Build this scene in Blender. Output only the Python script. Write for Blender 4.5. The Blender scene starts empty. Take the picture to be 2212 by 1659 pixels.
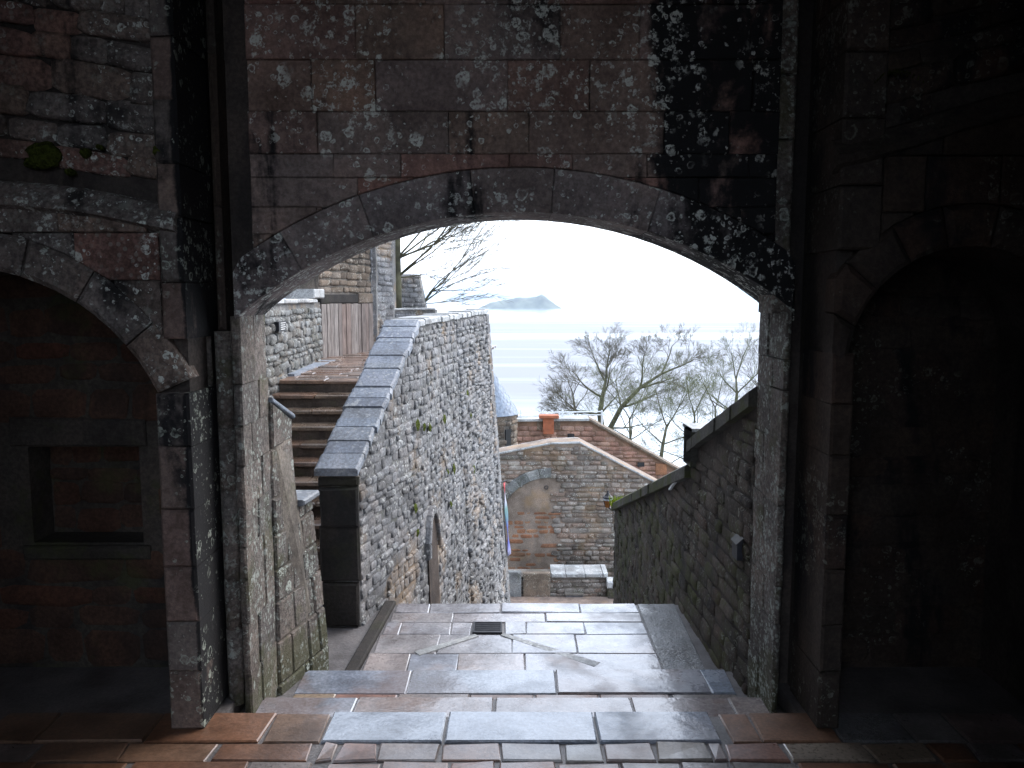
import bpy, bmesh, math, random
from mathutils import Vector, Matrix, noise as mnoise

# ------------------------------------------------------------------ camera, sky, sun, exposure
scene = bpy.context.scene
COL = scene.collection
PITCH = math.radians(6.2)
FPX = 1736.0                      # focal length in pixels of a 2212 px wide picture
cam_data = bpy.data.cameras.new('camera')
cam_data.sensor_width = 36.0
cam_data.lens = 36.0 * FPX / 2212.0
cam_data.clip_start = 0.05
cam_data.clip_end = 60000.0
cam = bpy.data.objects.new('camera', cam_data)
cam.location = (0, 0, 0)          # the eye is the origin; the passage floor lies 2.45 m below
cam.rotation_euler = (math.radians(90) - PITCH, 0, 0)
COL.objects.link(cam)
scene.camera = cam

SUN_EL, SUN_ROT = math.radians(42), math.radians(52)
world = bpy.data.worlds.new('World')
scene.world = world
world.use_nodes = True
wn, wl = world.node_tree.nodes, world.node_tree.links
wn.clear()
sky = wn.new('ShaderNodeTexSky')
sky.sky_type = 'NISHITA'
sky.sun_disc = False
sky.sun_elevation = SUN_EL
sky.sun_rotation = SUN_ROT
sky.dust_density = 3.0
sky.air_density = 1.0
mixs = wn.new('ShaderNodeMix'); mixs.data_type = 'RGBA'
mixs.inputs[0].default_value = 0.62
mixs.inputs[7].default_value = (9.0, 9.9, 11.4, 1)     # the even cloud sheet
wl.new(sky.outputs[0], mixs.inputs[6])
bg = wn.new('ShaderNodeBackground')
bg.inputs['Strength'].default_value = 0.15
wo = wn.new('ShaderNodeOutputWorld')
wl.new(mixs.outputs[2], bg.inputs[0])
wl.new(bg.outputs[0], wo.inputs[0])

sun_d = bpy.data.lights.new('sun', 'SUN')
sun_d.energy = 1.0
sun_d.angle = math.radians(35)
sun_d.color = (1.0, 0.97, 0.93)
sun = bpy.data.objects.new('sun', sun_d)
sdir = Vector((math.sin(SUN_ROT) * math.cos(SUN_EL), math.cos(SUN_ROT) * math.cos(SUN_EL), math.sin(SUN_EL)))
sun.rotation_euler = sdir.to_track_quat('Z', 'Y').to_euler()
COL.objects.link(sun)

vs = scene.view_settings
vs.view_transform = 'Standard'
vs.look = 'None'
vs.exposure = 1.3
vs.gamma = 1.0
vs.use_curve_mapping = False
scene.render.engine = 'CYCLES'
scene.cycles.use_denoising = True
scene.cycles.max_bounces = 6
scene.cycles.diffuse_bounces = 4
scene.cycles.glossy_bounces = 3
scene.cycles.volume_bounces = 1

# ------------------------------------------------------------------ helpers
R = random.Random(7)
CP, SP = math.cos(PITCH), math.sin(PITCH)


def at(u, v, d):
    """world point seen at pixel (u, v) of the 2212 px wide photograph, d metres ahead"""
    ru, up = (u - 1106.0) / FPX, (829.5 - v) / FPX
    dy = CP + up * SP
    dz = -SP + up * CP
    t = d / dy
    return Vector((ru * t, d, dz * t))


def atz(u, v, z):
    up = (829.5 - v) / FPX
    dy, dz = CP + up * SP, -SP + up * CP
    return at(u, v, z / dz * dy)


def lerp(a, b, t):
    return a + (b - a) * t


def thing(name, label, cat, loc=(0, 0, 0), group=None):
    o = bpy.data.objects.new(name, None)
    o.empty_display_size = 0.2
    o.location = loc
    COL.objects.link(o)
    o['label'] = label
    o['category'] = cat
    if group:
        o['group'] = group
    return o


def attach(o, parent):
    o.parent = parent
    off = Vector((0, 0, 0))
    p = parent
    while p is not None:
        off += p.location
        p = p.parent
    o.matrix_parent_inverse = Matrix.Translation(-off)


def tag(o, label=None, cat=None, group=None, kind=None):
    if label: o['label'] = label
    if cat: o['category'] = cat
    if group: o['group'] = group
    if kind: o['kind'] = kind
    return o


def mesh_from(name, verts, faces, mat=None, smooth=False):
    me = bpy.data.meshes.new(name)
    me.from_pydata([tuple(v) for v in verts], [], faces)
    if mat: me.materials.append(mat)
    if smooth:
        me.polygons.foreach_set('use_smooth', [True] * len(me.polygons))
    me.update()
    return me


def obj(name, me, parent=None, kind=None):
    o = bpy.data.objects.new(name, me)
    COL.objects.link(o)
    if parent is not None: attach(o, parent)
    if kind: o['kind'] = kind
    return o


def fix_normals(me):
    bm = bmesh.new(); bm.from_mesh(me)
    bmesh.ops.recalc_face_normals(bm, faces=bm.faces)
    bm.to_mesh(me); bm.free()


class MB:
    """collects verts and faces for one mesh"""
    def __init__(s): s.v, s.f = [], []

    def add(s, verts, faces):
        k = len(s.v)
        s.v += [Vector(p) for p in verts]
        s.f += [tuple(i + k for i in f) for f in faces]

    def box(s, x0, x1, y0, y1, z0, z1):
        p = [(x0, y0, z0), (x1, y0, z0), (x1, y1, z0), (x0, y1, z0), (x0, y0, z1), (x1, y0, z1), (x1, y1, z1), (x0, y1, z1)]
        s.add(p, [(0, 3, 2, 1), (4, 5, 6, 7), (0, 1, 5, 4), (1, 2, 6, 5), (2, 3, 7, 6), (3, 0, 4, 7)])

    def prism(s, poly, off):
        n = len(poly)
        off = Vector(off)
        a = [Vector(p) for p in poly]
        s.add(a + [p + off for p in a], [tuple(range(n)), tuple(range(2 * n - 1, n - 1, -1))] +
              [(i, n + i, n + (i + 1) % n, (i + 1) % n) for i in range(n)])

    def tube(s, pts, rads, sides=5, cap=True):
        rings = []
        prev = None
        n = len(pts)
        vs_, fs_ = [], []
        for i, p in enumerate(pts):
            d = (pts[min(i + 1, n - 1)] - pts[max(i - 1, 0)])
            d = d.normalized() if d.length > 1e-9 else Vector((0, 0, 1))
            if prev is None:
                a = d.orthogonal().normalized()
            else:
                a = (prev - d * prev.dot(d))
                a = a.normalized() if a.length > 1e-6 else d.orthogonal().normalized()
            prev = a
            b = d.cross(a)
            for k in range(sides):
                t = 2 * math.pi * k / sides
                vs_.append(p + (a * math.cos(t) + b * math.sin(t)) * rads[i])
        for i in range(n - 1):
            for k in range(sides):
                q = (k + 1) % sides
                fs_.append((i * sides + k, i * sides + q, (i + 1) * sides + q, (i + 1) * sides + k))
        if cap:
            fs_.append(tuple(range(sides - 1, -1, -1)))
            fs_.append(tuple(range((n - 1) * sides, n * sides)))
        s.add(vs_, fs_)

    def mesh(s, name, mat, smooth=False, fix=True):
        me = mesh_from(name, s.v, s.f, mat, smooth)
        if fix: fix_normals(me)
        return me


# ------------------------------------------------------------------ materials
class NT:
    def __init__(s, mat):
        mat.use_nodes = True
        s.t = mat.node_tree
        s.t.nodes.clear()
        s.pos = s.n('ShaderNodeNewGeometry')

    def n(s, typ, **kw):
        nd = s.t.nodes.new(typ)
        for k, v in kw.items(): setattr(nd, k, v)
        return nd

    def l(s, a, b): s.t.links.new(a, b)

    def val(s, x):
        return x

    def math(s, op, a, b=None, c=None, clamp=False):
        nd = s.n('ShaderNodeMath', operation=op, use_clamp=clamp)
        for i, x in enumerate((a, b, c)):
            if x is None: continue
            if isinstance(x, (int, float)): nd.inputs[i].default_value = x
            else: s.l(x, nd.inputs[i])
        return nd.outputs[0]

    def noise(s, scale, detail=3, rough=.55, vec=None, dist=0.0):
        nd = s.n('ShaderNodeTexNoise')
        nd.inputs['Scale'].default_value = scale
        nd.inputs['Detail'].default_value = detail
        nd.inputs['Roughness'].default_value = rough
        nd.inputs['Distortion'].default_value = dist
        s.l(vec if vec is not None else s.pos.outputs['Position'], nd.inputs['Vector'])
        return nd.outputs[0]

    def vor(s, scale, feature='F1', vec=None, rnd=1.0):
        nd = s.n('ShaderNodeTexVoronoi', feature=feature)
        nd.inputs['Scale'].default_value = scale
        nd.inputs['Randomness'].default_value = rnd
        s.l(vec if vec is not None else s.pos.outputs['Position'], nd.inputs['Vector'])
        return nd

    def step(s, x, a, b, inv=False):
        nd = s.n('ShaderNodeMapRange', interpolation_type='SMOOTHSTEP')
        s.l(x, nd.inputs[0])
        nd.inputs[1].default_value, nd.inputs[2].default_value = a, b
        nd.inputs[3].default_value, nd.inputs[4].default_value = (1, 0) if inv else (0, 1)
        return nd.outputs[0]

    def mapping(s, scale=(1, 1, 1), loc=(0, 0, 0), vec=None):
        nd = s.n('ShaderNodeMapping')
        nd.inputs['Scale'].default_value = scale
        nd.inputs['Location'].default_value = loc
        s.l(vec if vec is not None else s.pos.outputs['Position'], nd.inputs[0])
        return nd.outputs[0]

    def mix(s, fac, a, b, typ='MIX'):
        nd = s.n('ShaderNodeMix', data_type='RGBA', blend_type=typ)
        for i, x in ((0, fac), (6, a), (7, b)):
            if isinstance(x, (int, float)): nd.inputs[i].default_value = x
            elif isinstance(x, tuple): nd.inputs[i].default_value = (*x, 1)
            else: s.l(x, nd.inputs[i])
        return nd.outputs[2]

    def rand(s):
        oi = s.n('ShaderNodeObjectInfo')
        return s.math('FRACT', s.math('ADD', oi.outputs['Random'], s.pos.outputs['Random Per Island']))

    def ramp(s, x, cols):
        nd = s.n('ShaderNodeValToRGB')
        cr = nd.color_ramp
        while len(cr.elements) < len(cols): cr.elements.new(.5)
        for i, c in enumerate(cols):
            cr.elements[i].position = i / max(1, len(cols) - 1)
            cr.elements[i].color = (*c, 1)
        s.l(x, nd.inputs[0])
        return nd.outputs[0]

    def finish(s, color, rough=.85, bump=None, bumpd=.01, spec=.4, metal=0.0):
        b = s.n('ShaderNodeBsdfPrincipled')
        o = s.n('ShaderNodeOutputMaterial')
        if isinstance(color, tuple): b.inputs['Base Color'].default_value = (*color, 1)
        else: s.l(color, b.inputs['Base Color'])
        if isinstance(rough, (int, float)): b.inputs['Roughness'].default_value = rough
        else: s.l(rough, b.inputs['Roughness'])
        b.inputs['Specular IOR Level'].default_value = spec
        b.inputs['Metallic'].default_value = metal
        if bump is not None:
            bp = s.n('ShaderNodeBump')
            bp.inputs['Distance'].default_value = bumpd
            bp.inputs['Strength'].default_value = 1.0
            s.l(bump, bp.inputs['Height'])
            s.l(bp.outputs[0], b.inputs['Normal'])
        s.l(b.outputs[0], o.inputs[0])


def stone_mat(name, cols, lichen=0.0, lscale=9.0, lcol=(.36, .40, .35), lsize=1.0, speck=0.0, speckcol=(.6, .6, .55),
              stain=0.0, stain_shade_x=None, moss=0.0, mossz=None, grain=1.0, rough=.88, vary=1.0, spec=.3, bump=.006, orange=0.0, clust=(.44, .58)):
    m = bpy.data.materials.new(name)
    t = NT(m)
    c = t.ramp(t.rand(), cols)
    n1 = t.noise(2.3, 4, .6)
    c = t.mix(.75 * vary, c, t.ramp(t.step(n1, .3, .72), [(.55, .52, .50), (1.0, 1.0, 1.0), (1.45, 1.35, 1.28)]), 'MULTIPLY')
    n2 = t.noise(38, 5, .7)
    c = t.mix(.55 * grain, c, t.ramp(t.step(n2, .32, .68), [(.5, .5, .5), (1.0, 1.0, 1.0), (1.6, 1.6, 1.6)]), 'MULTIPLY')
    height = t.math('MULTIPLY', n2, .6)
    n3 = t.noise(130, 2, .5)
    height = t.math('ADD', height, t.math('MULTIPLY', n3, .35))
    if orange:
        mo = t.math('MULTIPLY', t.step(t.noise(1.3, 4, .6, vec=t.mapping(loc=(7, 3, 1))), .52, .66), orange)
        c = t.mix(mo, c, (.30, .19, .09))
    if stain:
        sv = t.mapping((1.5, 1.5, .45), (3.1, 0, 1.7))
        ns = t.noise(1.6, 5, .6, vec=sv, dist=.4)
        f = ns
        if stain_shade_x is not None:
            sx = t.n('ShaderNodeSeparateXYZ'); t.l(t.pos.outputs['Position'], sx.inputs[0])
            f = t.math('ADD', ns, t.math('MULTIPLY', t.step(sx.outputs[0], stain_shade_x[0], stain_shade_x[1]), stain_shade_x[2]))
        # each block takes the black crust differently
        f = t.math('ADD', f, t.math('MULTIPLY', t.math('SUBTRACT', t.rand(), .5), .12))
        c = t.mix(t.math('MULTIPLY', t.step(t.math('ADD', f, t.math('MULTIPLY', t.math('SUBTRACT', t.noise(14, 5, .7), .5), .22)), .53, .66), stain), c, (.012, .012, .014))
    if moss:
        nm = t.noise(3.5, 5, .65, vec=t.mapping(loc=(2, 9, 4)))
        f = nm
        if mossz is not None:
            sx = t.n('ShaderNodeSeparateXYZ'); t.l(t.pos.outputs['Position'], sx.inputs[0])
            f = t.math('ADD', nm, t.math('MULTIPLY', t.step(sx.outputs[2], mossz[0], mossz[1], inv=True), mossz[2]))
        c = t.mix(t.math('MULTIPLY', t.step(f, .52, .68), moss), c, (.055, .062, .022))
    if speck:
        nv = t.vor(24, vec=t.mapping((1, 1, 1), (.3, .1, .7)))
        sp = t.math('MULTIPLY', t.step(nv.outputs['Distance'], .22, .36, inv=True), t.step(t.noise(3.1, 3), .42, .62))
        nv2 = t.noise(9, 6, .75)
        sp2 = t.step(nv2, .57, .66)
        sp = t.math('MULTIPLY', t.math('MAXIMUM', sp, sp2), speck)
        c = t.mix(sp, c, speckcol)
    if lichen:
        wob = t.n('ShaderNodeTexNoise'); wob.inputs['Scale'].default_value = 19; wob.inputs['Detail'].default_value = 4
        t.l(t.pos.outputs['Position'], wob.inputs['Vector'])
        dv = t.n('ShaderNodeVectorMath', operation='MULTIPLY_ADD')
        t.l(wob.outputs['Color'], dv.inputs[0]); dv.inputs[1].default_value = (.05,) * 3
        t.l(t.pos.outputs['Position'], dv.inputs[2])
        total = None
        for sc, r, off in ((lscale, .37, (0, 0, 0)), (lscale * 1.9, .34, (5, 2, 3)), (lscale * 3.6, .30, (1, 7, 2))):
            mv = t.mapping((1, 1, 1), off, vec=dv.outputs[0])
            v = t.vor(sc, vec=mv)
            d = v.outputs['Distance']
            sx = t.n('ShaderNodeSeparateColor'); t.l(v.outputs['Color'], sx.inputs[0])
            rr = t.math('MULTIPLY_ADD', sx.outputs[0], r * .75 * lsize, r * .35 * lsize)
            q = t.math('DIVIDE', d, rr)
            disc = t.step(q, .85, 1.02, inv=True)
            ring = t.math('MULTIPLY', disc, t.step(q, .45, .85))
            core = t.math('MULTIPLY', disc, t.math('MULTIPLY', t.step(sx.outputs[1], .55, .75), .9))
            core2 = t.math('MULTIPLY', t.math('MULTIPLY', disc, .35), t.step(t.noise(30, 3), .45, .6))
            a = t.math('MAXIMUM', t.math('MAXIMUM', ring, core), core2)
            keep = t.step(sx.outputs[2], .28, .32)
            a = t.math('MULTIPLY', a, keep)
            total = a if total is None else t.math('MAXIMUM', total, a)
        cl = t.math('ADD', t.noise(1.5, 4, .6, vec=t.mapping(loc=(4, 1, 8))), t.math('MULTIPLY', t.math('SUBTRACT', t.rand(), .5), .10))
        crust = t.math('MULTIPLY', t.step(t.noise(17, 5, .65, vec=t.mapping(loc=(2, 2, 5))), .54, .62), t.step(cl, clust[1] + .01, clust[1] + .07))
        total = t.math('MAXIMUM', t.math('MULTIPLY', total, t.step(cl, clust[0] + .04, clust[1])), t.math('MULTIPLY', crust, .8))
        crumbs = t.step(t.noise(55, 3, .6), .36, .56)
        total = t.math('MULTIPLY', t.math('MULTIPLY', total, crumbs), lichen)
        c = t.mix(total, c, lcol)
        height = t.math('ADD', height, t.math('MULTIPLY', total, .5))
    t.finish(c, rough, height, bump, spec)
    return m


def plain_mat(name, col, rough=.6, metal=0.0, var=.3, scale=12, spec=.4, bump=.002):
    m = bpy.data.materials.new(name)
    t = NT(m)
    n = t.noise(scale, 4, .6)
    c = t.mix(1.0, col, t.ramp(t.step(n, .3, .7), [(1 - var,) * 3, (1.0,) * 3, (1 + var,) * 3]), 'MULTIPLY')
    t.finish(c, rough, n, bump, spec, metal)
    return m


def wet_mat(name, cols, wet=.6, bump=.004, vary=1.0, rust=0.0):
    """paving worn smooth and damp: puddled sheen where the film of water stands"""
    m = bpy.data.materials.new(name)
    t = NT(m)
    c = t.ramp(t.rand(), cols)
    n1 = t.noise(3.2, 5, .6)
    c = t.mix(.8 * vary, c, t.ramp(t.step(n1, .3, .7), [(.55, .52, .5), (1.0, 1.0, 1.0), (1.4, 1.36, 1.3)]), 'MULTIPLY')
    n2 = t.noise(45, 4, .65)
    c = t.mix(.5, c, t.ramp(t.step(n2, .32, .68), [(.55,) * 3, (1.0,) * 3, (1.45,) * 3]), 'MULTIPLY')
    film = t.step(t.noise(1.7, 4, .6, vec=t.mapping(loc=(3, 5, 0))), .28, .56)
    rough = t.math('MULTIPLY_ADD', film, -.40 * wet, .54)
    rough = t.math('ADD', rough, t.math('MULTIPLY', t.math('SUBTRACT', n2, .5), .25))
    h = t.math('ADD', t.math('MULTIPLY', n2, .5), t.math('MULTIPLY', t.noise(9, 3), .8))
    stain_n = t.noise(1.15, 5, .62, vec=t.mapping(loc=(9, 4, 0)), dist=.5)
    c = t.mix(t.math('MULTIPLY', t.step(stain_n, .50, .62), rust), c, (.20, .115, .075))
    t.finish(c, rough, h, bump, .5 + .3 * wet)
    bs = [n_ for n_ in t.t.nodes if n_.type == 'BSDF_PRINCIPLED'][0]
    t.l(t.math('MULTIPLY', film, wet), bs.inputs['Coat Weight'])
    t.l(t.math('MULTIPLY_ADD', t.noise(6, 4, .6), .34, -.02), bs.inputs['Coat Roughness'])
    bs.inputs['Coat IOR'].default_value = 1.5
    b2 = t.n('ShaderNodeBump'); b2.inputs['Distance'].default_value = .01; b2.inputs['Strength'].default_value = 1
    t.l(t.noise(5, 3, .5), b2.inputs['Height']); t.l(b2.outputs[0], bs.inputs['Coat Normal'])
    return m


GREY, BROWN, RED, TAN = (.105, .10, .098), (.125, .088, .062), (.125, .062, .05), (.16, .12, .085)
M_GATE = stone_mat('gate_ashlar', [(0.226, 0.125, 0.106), (0.214, 0.152, 0.127), (0.202, 0.167, 0.159), (0.249, 0.135, 0.111), (0.202, 0.160, 0.146), (0.226, 0.157, 0.122), (0.219, 0.120, 0.104)], lichen=1.0, lscale=8.0,
                   lcol=(.70, .73, .68), stain=1.0, stain_shade_x=(.45, 1.1, .24), bump=.006, clust=(.37, .50))
M_VOUS = stone_mat('voussoir_ashlar', [(0.194, 0.169, 0.167), (0.212, 0.175, 0.167), (0.181, 0.161, 0.165)], lichen=1.0, lscale=9.0, lcol=(.66, .70, .66), stain=1.0,
                   stain_shade_x=(.7, 1.35, .24), bump=.006, clust=(.33, .46))
M_JAMB = stone_mat('jamb_ashlar', [(.12, .11, .105), (.135, .115, .102), (.095, .088, .085)], lichen=.95, lscale=10, lcol=(.42, .46, .42), lsize=1.1,
                   moss=.6, mossz=(-2.6, -2.1, .2), speck=.75, speckcol=(.36, .40, .37), grain=1.6, clust=(.40, .52), bump=.015)
M_SIDE = stone_mat('side_rubble', [(0.171, 0.099, 0.086), (0.162, 0.117, 0.095), (0.149, 0.135, 0.131), (0.135, 0.099, 0.081)], lichen=1.0, lscale=11, stain=.9, lsize=.9, lcol=(.62, .66, .62), speck=.35, speckcol=(.32, .34, .31), clust=(.38, .50), grain=1.5)
M_PIER = stone_mat('pier_ashlar', [(.16, .11, .098), (.15, .12, .105), (.14, .125, .12)], lichen=.9, lscale=10, stain=1.0, stain_shade_x=(-1.80, -1.745, .32), lsize=.9)  # X bias blackens the rebate face: crust plus its shade put into the colour
M_SIDE_D = stone_mat('side_shaded', [(0.053, 0.038, 0.030), (0.045, 0.038, 0.034), (0.060, 0.038, 0.030)], lichen=.35, lscale=10, stain=1.0)  # dark copy of the side stone, the right wall's shade put into its colour
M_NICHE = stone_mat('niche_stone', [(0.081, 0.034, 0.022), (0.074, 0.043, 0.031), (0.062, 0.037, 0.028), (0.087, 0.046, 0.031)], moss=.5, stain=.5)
M_MORTAR = stone_mat('old_mortar', [(.16, .15, .135), (.17, .15, .13)], stain=.5, moss=.4, vary=1.0)
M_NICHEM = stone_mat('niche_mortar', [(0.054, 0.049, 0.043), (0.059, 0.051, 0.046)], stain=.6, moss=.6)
M_MORTAR_D = stone_mat('dark_mortar', [(.05, .046, .043), (.06, .05, .046)], stain=.6)
M_RUB = stone_mat('grey_rubble', [(0.127, 0.129, 0.135), (0.174, 0.177, 0.187), (0.102, 0.103, 0.109), (0.200, 0.206, 0.218), (0.135, 0.132, 0.134), (0.154, 0.156, 0.163)], speck=.8,
                  speckcol=(.42, .43, .42), orange=.35, grain=1.2)
M_RUBM = stone_mat('rubble_mortar', [(0.148, 0.151, 0.156), (0.120, 0.120, 0.122)], speck=.4, orange=.5, moss=.25)
M_RUBD = stone_mat('shaded_mossy_rubble', [(0.060, 0.051, 0.045), (0.081, 0.068, 0.058), (0.047, 0.041, 0.037), (0.068, 0.048, 0.039)], lichen=.9, lscale=11, lcol=(.22, .235, .2), speck=.4, speckcol=(.17, .175, .155), moss=.7,
                   mossz=(-2.6, -1.2, .08), stain=.7)  # mossy right wall, its shade put into the low base colours
M_RUBG = stone_mat('lichened_rubble', [(0.122, 0.128, 0.127), (0.187, 0.195, 0.199), (0.086, 0.088, 0.087), (0.151, 0.143, 0.131), (0.216, 0.225, 0.227)], speck=.8,
                   speckcol=(.42, .44, .43), moss=.3, grain=1.2)
M_BLD = stone_mat('brown_rubble', [(0.120, 0.094, 0.071), (0.150, 0.120, 0.094), (0.090, 0.071, 0.056), (0.180, 0.150, 0.124)], speck=.5, speckcol=(.48, .46, .40), stain=.3)
M_HOUSE = stone_mat('house_rubble', [(0.276, 0.155, 0.120), (0.311, 0.187, 0.144), (0.225, 0.130, 0.100), (0.302, 0.205, 0.162)], speck=.2)
M_ARCHW = stone_mat('arch_rubble', [(0.158, 0.135, 0.120), (0.232, 0.210, 0.191), (0.098, 0.084, 0.075), (0.195, 0.143, 0.116), (0.277, 0.255, 0.232)], speck=.65, moss=.3, orange=.2)
M_BRICK = stone_mat('orange_brick', [(0.240, 0.120, 0.068), (0.208, 0.100, 0.060), (0.256, 0.152, 0.096)], stain=.2)
M_COPE = stone_mat('slate_coping', [(0.161, 0.193, 0.243), (0.205, 0.234, 0.282), (0.141, 0.164, 0.210), (0.183, 0.204, 0.237)], speck=.4, speckcol=(.55, .56, .54), rough=.5, spec=.5)
M_COPE_L = stone_mat('pale_coping', [(0.302, 0.315, 0.326), (0.360, 0.375, 0.382), (0.245, 0.255, 0.262)], speck=.9, speckcol=(.58, .6, .6), rough=.6)
M_COPE_M = stone_mat('mossy_coping', [(.075, .075, .07), (.06, .058, .05)], moss=.9, mossz=(-4, 2, .12))
M_ENDF = stone_mat('shaded_end_stone', [(.032, .028, .026), (.026, .024, .023)], stain=.5, moss=.2)  # near black for the parapet end face, its shade put into the colour
M_PAVE = wet_mat('damp_flagstone', [(0.213, 0.242, 0.302), (0.243, 0.230, 0.237), (0.243, 0.267, 0.315), (0.250, 0.209, 0.197), (0.199, 0.230, 0.284)], wet=1.0, rust=.4)
M_SLAB = wet_mat('blue_grey_slab', [(0.215, 0.253, 0.316), (0.236, 0.268, 0.320)], wet=1.0, rust=.2, vary=.7)
M_COBB = wet_mat('red_paver', [(0.145, 0.072, 0.043), (0.128, 0.064, 0.041), (0.170, 0.098, 0.064), (0.119, 0.081, 0.060), (0.162, 0.076, 0.043)], wet=.45)
M_COBM = wet_mat('mixed_cobble', [(.22, .13, .095), (.17, .16, .16), (.20, .105, .08), (.16, .155, .15), (.23, .17, .12)], wet=.6)
M_JOINT = wet_mat('paving_joint', [(0.113, 0.107, 0.111), (0.120, 0.111, 0.111)], wet=.1, bump=.008)
M_GRAVEL = wet_mat('pebbled_mortar', [(0.134, 0.139, 0.148), (0.141, 0.140, 0.148)], wet=.7, bump=.02)
M_TREAD = wet_mat('stair_tread', [(0.165, 0.094, 0.064), (0.143, 0.098, 0.071), (0.173, 0.128, 0.094)], wet=.8)
M_RISER = stone_mat('stair_stone', [(.09, .07, .058), (.075, .06, .05)], moss=.5, stain=.4)
M_RAMP = wet_mat('ramp_brick', [(0.180, 0.112, 0.079), (0.150, 0.112, 0.090), (0.165, 0.094, 0.064), (0.135, 0.120, 0.112)], wet=.7)
M_WOOD = bpy.data.materials.new('weathered_wood')
t = NT(M_WOOD)
gn = t.noise(5, 5, .65, vec=t.mapping((9, 9, .7)))
c = t.ramp(t.rand(), [(.17, .14, .125), (.22, .195, .18), (.13, .105, .095), (.19, .14, .12)])
c = t.mix(.9, c, t.ramp(t.step(gn, .3, .7), [(.45, .42, .4), (1.0,) * 3, (1.5, 1.5, 1.5)]), 'MULTIPLY')
t.finish(c, .8, gn, .006)
M_IRON = plain_mat('dark_iron', (.03, .03, .035), .45, .6)
M_SLATE = plain_mat('roof_slate', (.17, .21, .27), .45, 0, .25, 9)
M_RUST = plain_mat('rust_orange', (.30, .095, .045), .7, 0, .25, 6)
M_ZINC = plain_mat('pale_zinc', (.62, .65, .68), .4, .2, .1)
M_MOSS = plain_mat('moss', (.10, .115, .014), .95, 0, .6, 40, .1, .02)
M_MOSS_D = plain_mat('dark_moss', (.055, .07, .012), .95, 0, .6, 60, .1, .02)
M_GRASS = plain_mat('wall_grass', (.20, .27, .02), .9, 0, .4, 30, .1)
M_BARK = plain_mat('grey_bark', (.085, .075, .06), .9, 0, .4, 8)
M_BARK_G = plain_mat('mossy_bark', (.07, .068, .042), .9, 0, .5, 3)
M_TWIG = plain_mat('twig_bark', (.095, .085, .06), .9, 0, .3, 2)
M_TWIG_G = plain_mat('greenish_twig', (.11, .12, .06), .9, 0, .3, 2)
M_POST = plain_mat('brown_bark', (.12, .075, .055), .85, 0, .4, 6)
M_BLACK = plain_mat('black_enamel', (.015, .016, .02), .4, 0, .2)
M_WHITE = plain_mat('white_paint', (.78, .78, .76), .5, 0, .08)
M_PLASTER = stone_mat('old_plaster', [(0.225, 0.188, 0.161), (0.210, 0.161, 0.135)], stain=.25, orange=.4)

# ------------------------------------------------------------------ sea, sands, island, far shore, hillside
SEA_Z = -50.0
m = bpy.data.materials.new('tidal_water')
t = NT(m)
sx = t.n('ShaderNodeSeparateXYZ'); t.l(t.pos.outputs['Position'], sx.inputs[0])
wv = t.noise(1.0, 4, .5, vec=t.mapping((.0011, .0042, 0)))
yy = t.math('ADD', sx.outputs[1], t.math('MULTIPLY', t.math('SUBTRACT', wv, .5), 240))
# wet sand banks lie between about 500 and 1000 m, 1150 and 2150 m; shining water elsewhere
b1 = t.math('MULTIPLY', t.step(yy, 300, 420), t.step(yy, 940, 985, inv=True))
b2 = t.math('MULTIPLY', t.step(yy, 1090, 1130), t.step(yy, 1560, 1760, inv=True))
sand = t.math('MAXIMUM', b1, b2, clamp=True)
streak = t.step(t.noise(1.0, 5, .6, vec=t.mapping((.0016, .016, 0))), .5, .7)
sand = t.math('MULTIPLY', sand, t.math('MULTIPLY_ADD', streak, -.35, 1.0))
c = t.mix(sand, (.30, .34, .37), (.22, .225, .245))
rough = t.math('MULTIPLY_ADD', sand, .5, .12)
b = t.n('ShaderNodeBsdfPrincipled'); o_ = t.n('ShaderNodeOutputMaterial')
t.l(c, b.inputs['Base Color']); t.l(rough, b.inputs['Roughness'])
t.l(t.math('MULTIPLY_ADD', sand, -.42, .5), b.inputs['Specular IOR Level'])
t.l(b.outputs[0], o_.inputs[0])
sea = obj('sea', mesh_from('sea', [(-26000, 60, SEA_Z), (26000, 60, SEA_Z), (26000, 26000, SEA_Z), (-26000, 26000, SEA_Z)], [(0, 1, 2, 3)], m), kind='structure')

M_ISLE = plain_mat('island_scrub', (.075, .085, .06), .95, 0, .5, .02)
M_SHORE = plain_mat('far_land', (.08, .09, .07), .95, 0, .4, .002)


def ridge(name, cx, cy, prof, depth, mat, seed, nx=70, ny=14, rough=.12):
    """prof: list of (x, height); a hill whose skyline follows it"""
    V, F = [], []
    x0, x1 = prof[0][0], prof[-1][0]
    for i in range(nx + 1):
        x = lerp(x0, x1, i / nx)
        for k in range(len(prof) - 1):
            if prof[k][0] <= x <= prof[k + 1][0]:
                h = lerp(prof[k][1], prof[k + 1][1], (x - prof[k][0]) / (prof[k + 1][0] - prof[k][0])); break
        for j in range(ny + 1):
            q = j / ny * 2 - 1
            n_ = mnoise.noise(Vector((x / depth * 4, q * 3, seed)))
            n_ += .5 * mnoise.noise(Vector((x / depth * 14, q * 9, seed + 4)))
            hh = h * max(0, (1 - abs(q) ** 1.7)) * (1 + rough * n_)
            V.append((cx + x, cy + q * depth / 2, SEA_Z - 2 + hh))
    for i in range(nx):
        for j in range(ny):
            a = i * (ny + 1) + j
            F.append((a, a + ny + 1, a + ny + 2, a + 1))
    return obj(name, mesh_from(name, V, F, mat, True), kind='structure')


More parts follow.
